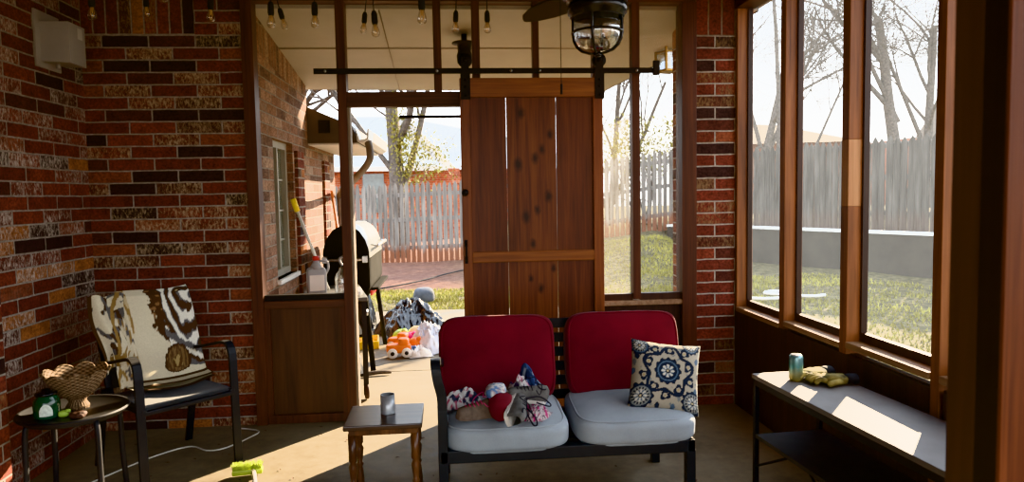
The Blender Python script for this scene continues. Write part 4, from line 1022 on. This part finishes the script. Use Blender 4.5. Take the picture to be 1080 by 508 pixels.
for (x0, y0, z0, x1, y1, z1, lb) in ((-1.165, 7.0, 1.50, -.98, 6.93, 0, 'tall orange wooden pole leaning on the house wall behind the smoker'), (-1.15, 7.12, 1.24, -1.02, 7.0, 0, 'short orange wooden pole leaning on the house wall behind the smoker')):
    q = MB(); q.tube([(x0 + .0, y0, z0), (x1, y1, z1)], .014, 8); tag(q.build('wooden_pole', 'pole_orange'), lb, 'pole')
sm = thing('barrel_smoker', 'black barrel smoker grill with a silver lid beside the brick house wall', 'grill', (-.865, 6.25, 0))
pr = [(-.185, .93), (-.18, 1.0), (-.155, 1.09), (-.10, 1.165), (-.03, 1.20), (.045, 1.195), (.11, 1.15), (.155, 1.08), (.18, 1.0), (.185, .93)]
q = MB(); q.prism([(-.185, .925), (.185, .925), (.185, .70), (.15, .60), (.08, .55), (-.08, .55), (-.15, .60), (-.185, .70)], -.47, .55, 'y'); q.build('fire_box', 'smoker_black', sm)
for ya in (-.48, .54): q = MB(); q.prism(pr[::-1], ya, ya + .02, 'y'); q.build('end_cap', 'smoker_black', sm)
q = MB()
def lidf(u, v):
    k = u * (len(pr) - 1); i = min(int(k), len(pr) - 2); t = k - i
    return (lerp(pr[i][0], pr[i + 1][0], t) * 1.01, lerp(-.455, .535, v), lerp(pr[i][1], pr[i + 1][1], t) + .004)
q.grid(28, 3, lidf); q.build('lid', 'smoker_silver', sm, label='silver lid')
q = MB(); q.tube([(.235, -.28, 1.02), (.235, .40, 1.02)], .014, 10); q.tube([(.17, -.26, 1.03), (.235, -.26, 1.02)], .009, 8); q.tube([(.17, .38, 1.03), (.235, .38, 1.02)], .009, 8); q.build('lid_handle', 'steel', sm)
q = MB(); q.tube([(-.17, -.52, .925), (.165, -.52, .925)], .010, 8)
for x in (-.165, .155): q.box((x - .02, -.53, .90), (x + .02, -.478, .955), .004)
q.build('side_rail', 'steel', sm)
q = MB(); q.box((.187, -.40, .66), (.245, .50, .68), .004); q.build('front_shelf', 'smoker_black', sm)
q = MB(); q.box((.186, -.46, .625), (.20, .54, .66)); q.build('red_trim', 'red_plastic', sm, label='red trim strip')
for x0, x1 in ((-.14, -.19), (.14, .19)):
    for y0, y1 in ((-.42, -.46), (.48, .60)):
        q = MB(); q.tube([(x0, y0, .60), (x1, y1, 0)], .022, 8); q.build('leg', 'smoker_black', sm)

# ---------------------------------------------------------------- clutter on the patio
def bagfn(mb, half, seed, n=60, amp=.4):
    def fn(u, v):
        x, y = u * 2 - 1, v * 2 - 1; r = (abs(x) ** 2.6 + abs(y) ** 2.6) ** (1 / 2.6); o_ = Vector((seed, seed * 2.1, 1))
        f1 = noise.noise(Vector((x * 1.8, y * 1.8, 0)) + o_); f2 = 1 - 2.2 * abs(noise.noise(Vector((x * 4.2, y * 4.2, 3)) + o_)); f3 = 1 - 2 * abs(noise.noise(Vector((x * 9, y * 9, 8)) + o_))
        h = max(0, 1 - r ** 2.4) ** .6 * (.6 + amp * f1 + .22 * f2 + .08 * f3) + .01
        rad = 1 + .2 * noise.noise(Vector((math.atan2(y, x), 4, 0)) + o_)
        return (x * half[0] * rad, y * half[1] * rad, max(.004, h * half[2]))
    mb.grid(n, n, fn)
q = MB(); bagfn(q, (.36, .42, .33), 3.3, 70, .5); item('trash_bag', 'shiny black plastic bag heaped on the patio by the grass', 'bag', q, 'trash_bag', (-.46, 7.40, 0), .3)
q = MB(); bagfn(q, (.16, .2, .40), 8.1); item('trash_bag', 'narrow black plastic bag standing by the smoker leg', 'bag', q, 'trash_bag', (-1.0, 7.75, 0), .0)
q = MB(); bagfn(q, (.15, .2, .27), 5.7, 50, .3); item('white_sheet', 'white and pale blue sheet bundled right of the orange toys', 'sheet', q, 'sheet_white', (-.235, 6.50, 0), .5)
q = MB(); bagfn(q, (.11, .10, .10), 2.7, 40, .3); item('white_sheet', 'smaller white cloth in front of the bundled sheet', 'cloth', q, 'wheel_white', (-.33, 6.28, 0), .3)
q = MB(); bagfn(q, (.09, .14, .10), 9.9, 40, .3); item('red_garment', 'dark red garment at the right end of the patio heap', 'garment', q, 'red_cloth', (-.07, 6.42, 0), .2)
q = MB(); bagfn(q, (.10, .10, .15), 12.4, 40, .3); item('navy_garment', 'navy garment tucked behind the white bundled sheet', 'garment', q, 'navy_cloth', (-.09, 6.68, 0), .2)
q = MB(); q.box((-.1, -.16, 0), (.1, .16, .02)); q.box((-.1, -.16, .02), (.1, -.15, .07)); q.box((-.1, .15, .02), (.1, .16, .07)); q.box((-.1, -.15, .02), (-.09, .15, .07)); q.box((.09, -.15, .02), (.1, .15, .07)); item('yellow_tray', 'yellow plastic tray on the patio left of the toys', 'tray', q, 'yellow_plastic', (-.83, 6.78, 0), .1)
def toy_truck(label, loc, rz, s):
    t = thing('toy_truck', label, 'toy', loc, rz)
    q = MB(); q.blob((.115 * s, .06 * s, .042 * s), 5, 8, c=(0, 0, .085 * s)); q.blob((.05 * s, .052 * s, .035 * s), 4, 7, c=(.045 * s, 0, .145 * s)); q.build('body', 'orange_toy', t)
    for x in (-.062, .068):
        for y in (-1, 1):
            M = Matrix.Translation((x * s, y * .056 * s, .046 * s)) @ Matrix.Rotation(PI / 2 * y, 4, 'X')
            q = MB(); q.lathe([(0, -.016 * s), (.044 * s, -.016 * s), (.047 * s, -.008 * s), (.047 * s, .010 * s), (.042 * s, .016 * s), (0, .016 * s)], 20, M=Matrix.Translation((x * s, y * .056 * s, .048 * s)) @ Matrix.Rotation(PI / 2, 4, 'X')); wh = q.build('wheel', 'wheel_white', t)
            q = MB(); q.lathe([(0, .0195 * s), (.018 * s, .019 * s), (.02 * s, .014 * s), (.02 * s, -.014 * s), (.018 * s, -.019 * s), (0, -.0195 * s)], 14, M=Matrix.Translation((x * s, y * .056 * s, .048 * s)) @ Matrix.Rotation(PI / 2, 4, 'X')); q.build('hub', 'rubber', wh)
    return t
toy_truck('orange toy truck with white wheels at the front of the patio heap', (-.50, 6.25, 0), R(8), .95)
toy_truck('orange toy truck farther back in the patio heap', (-.52, 6.56, 0), R(-20), .9)
for (m_, lb, loc, r_) in (('pink_toy', 'bright pink toy ball among the orange toys', (-.415, 6.62, 0), .075), ('lime_toy', 'pale green toy ball behind the orange trucks', (-.52, 6.78, 0), .075), ('cream_toy', 'cream plush toy between the pink ball and the sheet', (-.37, 6.80, 0), .085), ('orange_toy', 'round orange toy beside the rear orange truck', (-.36, 6.43, 0), .07), ('blue_toy', 'small dark blue toy between front truck and sheet', (-.385, 6.27, 0), .045)):
    q = MB(); q.blob((r_, r_, r_), 2.1, 8, c=(0, 0, r_), wr=.004, ws=12, seed=r_ * 50)
    q.blob((r_ * .4, r_ * .4, r_ * .4), 2.1, 5, c=(r_ * .5, -r_ * .3, r_ * 1.75))
    item('toy', lb, 'toy', q, m_, loc)
q = MB(); q.tube(smooth_path([(-.12, 0, .018), (0, .02, .02), (.12, .0, .016)], 4), [.014, .016, .018, .018, .017, .016, .015, .014, .012], 8); item('stick', 'brown stick lying on the sunlit patio beside the cart', 'stick', q, 'bark', (-.63, 5.62, 0), .25)
q = MB(); q.blob((.165, .13, .135), 2.6, 12, c=(0, 0, .115), wr=.012, ws=6, seed=2); item('stone', 'round grey stone on the grass beyond the patio', 'stone', q, 'stone', (-.40, 9.45, -.01)); bpy.data.objects['stone'].scale = (.85, .85, .85)

# ---------------------------------------------------------------- ground
def gh(x, y):
    h = (.46 * sstep(.3, 3.6, x) + .15 * sstep(3.4, 4.8, x)) * sstep(9.5, 15.2, y) * (1 - sstep(4.3, 5.6, x + (15 - y) * .25))
    return h - .02 - .04 * sstep(0, -3, x) * sstep(11, 15, y)
def ghn(x, y): return gh(x, y) + (.03 * noise.noise(Vector((x * .8, y * .8, 0))) if y > 9 or x > 2.3 else 0)
q = MB(); q.grid(150, 150, lambda u, v: (lerp(-12, 14, u), lerp(-6, 30, v), ghn(lerp(-12, 14, u), lerp(-6, 30, v)) - (.14 if (-2.6 < lerp(-12, 14, u) < 2.35 and lerp(-6, 30, v) < 8.9) else 0)))
st(q, 'ground', 'yard_soil')
q = MB(); q.box((-60, -40, -.45), (60, 90, -.36)); st(q, 'ground_far', 'yard_soil')
# retaining wall with a pale cap, and the raised ground behind
RW = [(4.75, 15.2), (6.0, 13.75), (7.43, 10.8), (8.5, 8.6), (10.2, 4.5), (11.5, 0)]
q = MB()
for (x0, y0), (x1, y1) in zip(RW, RW[1:]):
    n_ = Vector((y0 - y1, x1 - x0)).normalized() * .14
    q.add([(x0, y0, -.1), (x1, y1, -.1), (x1, y1, .655), (x0, y0, .655), (x0 + n_.x, y0 + n_.y, -.1), (x1 + n_.x, y1 + n_.y, -.1), (x1 + n_.x, y1 + n_.y, .655), (x0 + n_.x, y0 + n_.y, .655)], [(0, 1, 2, 3), (5, 4, 7, 6), (3, 2, 6, 7), (1, 0, 4, 5), (0, 3, 7, 4), (1, 5, 6, 2)])
st(q, 'wall_retaining', 'retaining')
q = MB()
for (x0, y0), (x1, y1) in zip(RW, RW[1:]):
    n_ = Vector((y0 - y1, x1 - x0)).normalized(); a = n_ * -.02; b_ = n_ * .2
    P_ = [(x0 + a.x, y0 + a.y), (x1 + a.x, y1 + a.y), (x1 + b_.x, y1 + b_.y), (x0 + b_.x, y0 + b_.y)]
    q.prism(P_, .655, .70, 'z')
st(q, 'trim_retaining_cap', 'cap_block')
q = MB(); q.prism([(x + .16, y + .1) for x, y in RW] + [(30, 0), (30, 30), (4.75, 30)], .3, .64, 'z'); st(q, 'ground_terrace', 'yard_soil')
# grass blades
gb = MB()
def blades(n, fx, fy, hh, cond=None):
    for _ in range(n):
        x, y = fx(), fy()
        if cond and not cond(x, y): continue
        if noise.noise(Vector((x * .9, y * .9, 4))) < -.12 and random.random() < .8: continue
        z = ghn(x, y) - .005; a = random.uniform(0, 6.28); h_ = random.uniform(.4, 1) * hh; w_ = random.uniform(.006, .014)
        c_, s_ = math.cos(a) * w_, math.sin(a) * w_; dx, dy = random.uniform(-.5, .5) * h_, random.uniform(-.5, .5) * h_
        gb.add([(x - c_, y - s_, z), (x + c_, y + s_, z), (x + dx, y + dy, z + h_)], [(0, 1, 2)])
U = random.uniform
blades(9000, lambda: U(-2.2, 1.5), lambda: U(8.85, 10.9), .055)
blades(11000, lambda: U(1.6, 5), lambda: U(8.6, 14.5), .07)
blades(16000, lambda: U(2.5, 7.6), lambda: U(5.0, 11.5), .06, lambda x, y: x < 9.3 - (y - 4.5) * .44)
tag(gb.build('grass', 'grass_blade'), 'short dry yellow green grass growing beyond the patio and windows', 'grass', kind='stuff')
q = MB(); q.tube(smooth_path([(-1.9, 10.5, .01), (-1.2, 10.85, .015), (-.55, 11.7, .02), (-.1, 12.7, .02), (.5, 13.6, .03), (1.4, 14.0, .12)], 8), .014, 6); tag(q.build('garden_hose', 'rubber'), 'dark hose lying across the red dirt yard', 'hose')
hp = [(3.35, 9.2), (3.7, 8.75), (4.05, 8.6), (4.4, 8.75), (4.55, 9.05), (4.35, 9.2), (4.2, 9.05), (4.6, 8.7), (4.85, 8.75)]
q = MB(); q.tube(smooth_path([(x, y, gh(x, y) + .06) for x, y in hp], 8), .022, 6); tag(q.build('garden_hose', 'cap_block'), 'pale hose looped on the grass outside the right windows', 'hose')

# ---------------------------------------------------------------- fences
def fence(name, label, pts, hgt, pitch, gap, seed, mat='fence_boards'):
    rnd = random.Random(seed); t = thing(name, label, 'fence', (pts[0][0], pts[0][1], 0))
    o0 = Vector((pts[0][0], pts[0][1], 0)); q = MB(); rl = MB(); uvv = []
    for (x0, y0, b0), (x1, y1, b1) in zip(pts, pts[1:]):
        d = Vector((x1 - x0, y1 - y0, 0)); n_ = int(d.length / pitch); d.normalize(); nn = Vector((d.y, -d.x, 0))
        for k in range(n_):
            f_ = (k + .5) / n_; p = Vector((lerp(x0, x1, f_), lerp(y0, y1, f_), 0)) - o0; b_ = lerp(b0, b1, f_) - .04
            hw = (pitch - gap) / 2; h_ = hgt + rnd.uniform(-.025, .03); off = rnd.uniform(-.006, .006); ln_ = rnd.uniform(-.008, .008)
            pr_ = [(-hw, 0), (hw, 0), (hw, h_ - .11), (hw * .55, h_ - .045), (0, h_), (-hw * .55, h_ - .045), (-hw, h_ - .11)]
            vs = []
            for th in (0, -.018):
                for a, z in pr_:
                    vs.append(p + d * (a + ln_ * z) + nn * (off + th) + Vector((0, 0, b_ + z))); uvv.append((k * .37, z))
            q.add(vs, [tuple(range(7)), tuple(range(13, 6, -1))] + [(i_, 7 + i_, 7 + (i_ + 1) % 7, (i_ + 1) % 7) for i_ in range(7)])
        for z in (.32, .95, 1.5):
            a_ = Vector((x0, y0, b0 + z)) - o0 - nn * .045; e_ = Vector((x1, y1, b1 + z)) - o0 - nn * .045
            rl.ribbon([a_, e_], (0, 0, 1), .09, .04)
    o = q.build('pickets', mat, t); ul = o.data.uv_layers.new(name='UVMap')
    for l_ in o.data.loops: ul.data[l_.index].uv = uvv[l_.vertex_index]
    rl.build('rails', 'picket_wood', t, kind=None)
    return t
fence('picket_fence', 'grey weathered picket fence with rusty foot across the back of the yard', [(-11, 16.0, -.05), (-2, 15.75, -.06), (.4, 15.65, .0), (3.4, 15.5, .43), (5.05, 15.3, .64)], 1.80, .118, .026, 1)
fence('picket_fence', 'grey picket fence on the raised ground seen through the right hand windows', [(5.05, 15.3, .64), (6.3, 13.95, .66), (7.75, 11.0, .66), (8.95, 8.4, .66), (10.6, 4.5, .66), (11.9, 0, .66)], 1.68, .125, .010, 2, 'fence_plain')

# ---------------------------------------------------------------- neighbouring houses
h1 = thing('neighbour_house', 'orange brick house beyond the back fence, light and shade coloured into its hip roof', 'house', (-2, 24, 0))
q = MB(); q.box((-6, 0, -.3), (2.3, 6, 2.35)); q.build('wall', 'brick_house', h1, uv=True)
q = MB(); q.add([(-6.3, -.4, 2.33), (1.83, -.4, 2.33), (-.55, 3.2, 4.45), (-6.3, 3.2, 4.45)], [(0, 1, 2, 3)]); q.build('front_roof', 'roof_pale', h1)  # same shingles as the side slope, washed-out light put into the colour
q = MB(); q.add([(1.83, -.4, 2.33), (2.4, 6.4, 2.4), (.35, 4.2, 4.5), (-.55, 3.2, 4.45)], [(0, 1, 2, 3)]); q.build('side_roof', 'roof_blue_shaded', h1)  # same shingles again, shade put into the blue grey colour
q = MB(); q.box((-6.35, -.5, 2.27), (1.9, -.38, 2.42)); q.build('fascia', 'white_paint', h1)
q = MB(); q.box((-.95, -.03, .9), (-.25, .02, 2.2)); q.build('window', 'window_dark', h1)
h2 = thing('neighbour_house', 'house with a pale roof right behind the orange brick house', 'house', (2, 31, 0))
q = MB(); q.box((-5, 0, -.3), (4, 5, 2.6)); q.build('wall', 'brick_house', h2, uv=True)
q = MB(); q.add([(-5.4, -.4, 2.55), (4.4, -.4, 2.55), (1.0, 2.6, 4.1), (-3.5, 2.6, 5.0)], [(0, 1, 2, 3)]); q.build('roof', 'roof_pale', h2)
h3 = thing('neighbour_house', 'house with a tan hip roof beyond the fence outside the right windows', 'house', (18.5, 37.1, 0)); h3.scale = (1.4, 1.4, 1.4)
q = MB(); q.box((-3, 0, 0), (2.2, 5, 2.9)); q.build('wall', 'house_brick_far', h3)
q = MB(); q.add([(-3.6, -.4, 2.75), (2.6, -.4, 2.85), (.6, 2.5, 3.75), (-1.6, 2.5, 3.85)], [(0, 1, 2, 3)]); q.add([(2.6, -.4, 2.85), (2.6, 5.4, 2.85), (.6, 2.5, 3.75)], [(0, 1, 2)]); q.build('roof', 'roof_tan', h3)
h4 = thing('neighbour_house', 'house with a steep grey roof behind the far right tree', 'house', (28.7, 35, 0)); h4.scale = (1.4, 1.4, 1.4)
q = MB(); q.box((-3, 0, 0), (5, 5, 2.9)); q.build('wall', 'house_brick_far', h4)
q = MB(); q.add([(-3.5, -.4, 2.8), (5.5, -.4, 2.8), (5.5, 3, 5.6), (.6, 3, 5.6)], [(0, 1, 2, 3)]); q.build('roof', 'roof_tan', h4)

# ---------------------------------------------------------------- trees
CAP = 5.3
def grow(wood_mb, tips, p, d, length, r, lvl, rnd, up=.12, kids_=(3, 5), wob=.22, maxl=4):
    nseg = 5 if lvl < 2 else 4 if lvl < 3 else 3
    pts = [p.copy()]; rs = [r]; dd = d.copy()
    for k in range(nseg):
        wb = wob * (.16 if lvl == 0 else 1)
        dd = (dd + Vector((rnd.uniform(-wb, wb), rnd.uniform(-wb, wb), rnd.uniform(-wb, wb) * .6 + up * (.6 if lvl else .3)))).normalized()
        pts.append(pts[-1] + dd * length / nseg); rs.append(r * (1 - (k + 1) / nseg * (.45 if lvl == 0 else .72)))
    wood_mb.tube(pts, rs, 8 if lvl == 0 else 5 if lvl < 3 else 3, cap=False)
    tips.append(pts[-1])
    if lvl >= maxl: return
    nk = rnd.randint(*kids_) + (1 if lvl else 0)
    for k in range(nk):
        f_ = rnd.uniform(.35 if lvl else .45, 1.0); i_ = min(int(f_ * nseg), nseg - 1); tt = f_ * nseg - i_
        q_ = pts[i_].lerp(pts[i_ + 1], tt); base = (pts[i_ + 1] - pts[i_]).normalized()
        if q_.z > CAP: continue
        side = base.orthogonal().normalized(); side.rotate(Matrix.Rotation(rnd.uniform(0, 6.283), 3, base))
        ang = rnd.uniform(.35, .95); nd = (base * math.cos(ang) + side * math.sin(ang)).normalized()
        grow(wood_mb, tips, q_, nd, length * rnd.uniform(.5, .78), max(.007, rs[i_] * rnd.uniform(.42, .62)), lvl + 1, rnd, up, kids_, wob, maxl)
def tree(label, base, stems, seed, leaves=0, leafmat='leaf_yellow', leafbox=None, barkmat='bark', maxl=4, kids_=(4, 6), sc=1.):
    rnd = random.Random(seed); t = thing('tree', label, 'tree', (base[0] * sc, base[1] * sc, base[2])); t.scale = (sc, sc, sc); wd = MB(); tips = []
    for (off, d, ln_, r_) in stems: grow(wd, tips, Vector(off), Vector(d).normalized(), ln_, r_, 0, rnd, maxl=maxl, kids_=kids_)
    wd.build('trunk_and_branches', barkmat, t)
    if leaves:
        lf = MB()
        for _ in range(leaves):
            if leafbox:
                c_, rr = rnd.choice(leafbox); c_ = Vector(c_); p = c_ + Vector((rnd.gauss(0, rr[0]), rnd.gauss(0, rr[1]), rnd.gauss(0, rr[2])))
            else: p = rnd.choice(tips) + Vector((rnd.gauss(0, .12), rnd.gauss(0, .12), rnd.gauss(0, .12)))
            s_ = rnd.uniform(.025, .055); M = Matrix.Translation(p) @ Euler((rnd.uniform(0, 6), rnd.uniform(0, 6), rnd.uniform(0, 6))).to_matrix().to_4x4()
            lf.add([(-s_, 0, 0), (0, -s_ * .5, .01), (s_, 0, 0), (0, s_ * .5, .01)], [(0, 1, 2, 3)], M=M)
        lf.build('foliage', leafmat, t)
    return t
tree('stout bare tree with ivy leaves behind the back fence, framed by the doorway', (-1.25, 17.0, -.2), [((0, 0, 0), (.0, 0, 1), 4.6, .23), ((.12, .1, 1.9), (.33, .1, 1), 3.2, .09), ((-.1, 0, 2.2), (-.75, 0, 1), 3.0, .07)], 3, 1500, 'leaf_yellow', [((.25, -.25, 2.6), (.16, .1, .45)), ((.75, -.2, 2.5), (.3, .2, .3)), ((.15, -.3, 3.3), (.2, .1, .4))])
tree('bare tree far left behind the house wing eave', (-4.6, 19.0, -.2), [((0, 0, 0), (.12, -.1, 1), 5.0, .20)], 5)
tree('bare leaning tree in the first right hand window', (7.6, 17.2, .3), [((0, 0, 0), (.22, .0, 1), 4.2, .13), ((.25, 0, 1.4), (.55, .1, 1), 3.2, .07), ((.2, 0, 1.8), (-.2, .1, 1), 3.0, .06)], 8, sc=1.5)
tree('bare tree with a thick leaning trunk in the third right hand window', (11.5, 17.0, .3), [((0, 0, 0), (-.16, 0, 1), 5.0, .18), ((-.2, 0, 2.4), (-.6, 0, 1), 3.0, .07)], 11, sc=1.5)
tree('bare multi stemmed tree right of the thick leaning trunk', (12.1, 17.0, .3), [((0, 0, 0), (.02, 0, 1), 4.8, .13), ((.1, 0, 1.2), (.4, .1, 1), 4.0, .08), ((-.1, 0, 1.8), (-.35, .1, 1), 3.4, .06)], 14, sc=1.5)
tree('thin bare tree behind the yellow leaved shrub, seen past the barn door', (4.3, 19.0, .3), [((0, 0, 0), (.1, 0, 1), 4.2, .10), ((0, 0, .6), (-.5, 0, 1), 3.6, .07), ((.1, 0, .8), (.5, -.1, 1), 3.6, .07)], 17)
tree('thin bare tree between the first and second right hand windows', (9.6, 18.5, .3), [((0, 0, 0), (-.1, 0, 1), 4.2, .07), ((0, 0, 1.2), (.5, 0, 1), 3.2, .05)], 21, sc=1.45)
shade_tree = thing('tree', 'added evergreen behind the second right post, its unseen crown shading the outside house wall', 'tree', (7.02, 14.6, .6))  # added tree: crown above the view keeps sun off the outside wall
q = MB(); q.tube([(0, 0, 0), (.0, 0, 2.5), (-.08, 0, 4.2), (-.24, 0, 6.2)], [.06, .05, .045, .02], 8); q.build('trunk', 'bark', shade_tree)
rnd = random.Random(9); lf = MB()
for _ in range(5200):
    u_ = Vector((rnd.gauss(0, 1), rnd.gauss(0, 1), rnd.gauss(0, 1))).normalized() * rnd.random() ** .4
    a_ = u_.x * 1.0; b_ = u_.y * .52; p = Vector((-.24 + a_ * .649 - b_ * .76, a_ * .76 + b_ * .649, 6.35 + u_.z * .72)); s_ = rnd.uniform(.05, .09)
    M = Matrix.Translation(p) @ Euler((rnd.uniform(0, 6), rnd.uniform(0, 6), rnd.uniform(0, 6))).to_matrix().to_4x4()
    lf.add([(-s_, 0, 0), (0, -s_ * .5, .01), (s_, 0, 0), (0, s_ * .5, .01)], [(0, 1, 2, 3)], M=M)
lf.build('foliage', 'leaf_green', shade_tree)
sh = thing('leafy_shrub', 'yellow green leafy shrub above the fence beside the brick pillar', 'shrub', (4.95, 17.4, .3))
rnd = random.Random(4); sw, tips = MB(), []
for k in range(6): grow(sw, tips, Vector((rnd.uniform(-.3, .3), 0, 0)), Vector((rnd.uniform(-.5, .5), rnd.uniform(-.3, .3), 1)).normalized(), 1.9, .035, 1, rnd, kids_=(3, 4), maxl=3)
sw.build('stem', 'bark', sh); lf = MB()
for _ in range(2600):
    p = rnd.choice(tips) + Vector((rnd.gauss(0, .16), rnd.gauss(0, .16), rnd.gauss(0, .16))); s_ = rnd.uniform(.03, .06)
    if p.z > 3.0 + .1 * rnd.random(): continue
    M = Matrix.Translation(p) @ Euler((rnd.uniform(0, 6), rnd.uniform(0, 6), rnd.uniform(0, 6))).to_matrix().to_4x4()
    lf.add([(-s_, 0, 0), (0, -s_ * .5, .01), (s_, 0, 0), (0, s_ * .5, .01)], [(0, 1, 2, 3)], M=M)
lf.build('foliage', 'leaf_yellow', sh)

# ================================================================== LIGHT, SKY, CAMERA
az, el = R(49.5), R(24)
sd = Vector((math.cos(el) * math.cos(az), math.cos(el) * math.sin(az), math.sin(el)))
sl = bpy.data.lights.new('sun', 'SUN'); sl.energy = 22; sl.angle = R(.6); sl.color = (1, .80, .55)
so = bpy.data.objects.new('sun', sl); COL.objects.link(so); so.rotation_euler = (-sd).to_track_quat('-Z', 'Y').to_euler()
wd_ = bpy.data.worlds.new('sky'); S.world = wd_; wd_.use_nodes = True; nt = wd_.node_tree; nt.nodes.clear()
wo = nt.nodes.new('ShaderNodeOutputWorld'); bg = nt.nodes.new('ShaderNodeBackground'); L(nt, bg.outputs[0], wo.inputs[0])
tc = nt.nodes.new('ShaderNodeTexCoord'); sp = nt.nodes.new('ShaderNodeSeparateXYZ'); L(nt, tc.outputs['Generated'], sp.inputs[0])
L(nt, ramp(nt, sp.outputs[2], [(0., (1, .98, .95)), (.12, (.96, .98, 1)), (.35, (.78, .88, 1.)), (1., (.66, .77, .95))]), bg.inputs[0]); bg.inputs[1].default_value = 3.0

cam = bpy.data.cameras.new('camera'); co = bpy.data.objects.new('camera', cam); COL.objects.link(co); S.camera = co
cam.sensor_width = 36; cam.lens = 740 / 1080 * 36; cam.clip_start = .05; cam.clip_end = 300
r_ = Vector((.99613534, -.08598547, -.01791334)); d_ = Vector((-.02350706, -.06448911, -.99764151)); f_ = Vector((.08462746, .99420705, -.06626114))
co.matrix_world = Matrix(((r_.x, -d_.x, -f_.x, 0), (r_.y, -d_.y, -f_.y, 0), (r_.z, -d_.z, -f_.z, 1.43), (0, 0, 0, 1)))
cam.dof.use_dof = True; cam.dof.focus_distance = 4.2; cam.dof.aperture_fstop = 4.5
S.view_settings.view_transform = 'Khronos PBR Neutral'; S.view_settings.look = 'None'; S.view_settings.exposure = 0.7
S.cycles.max_bounces = 10; S.cycles.diffuse_bounces = 6; S.cycles.transparent_max_bounces = 12
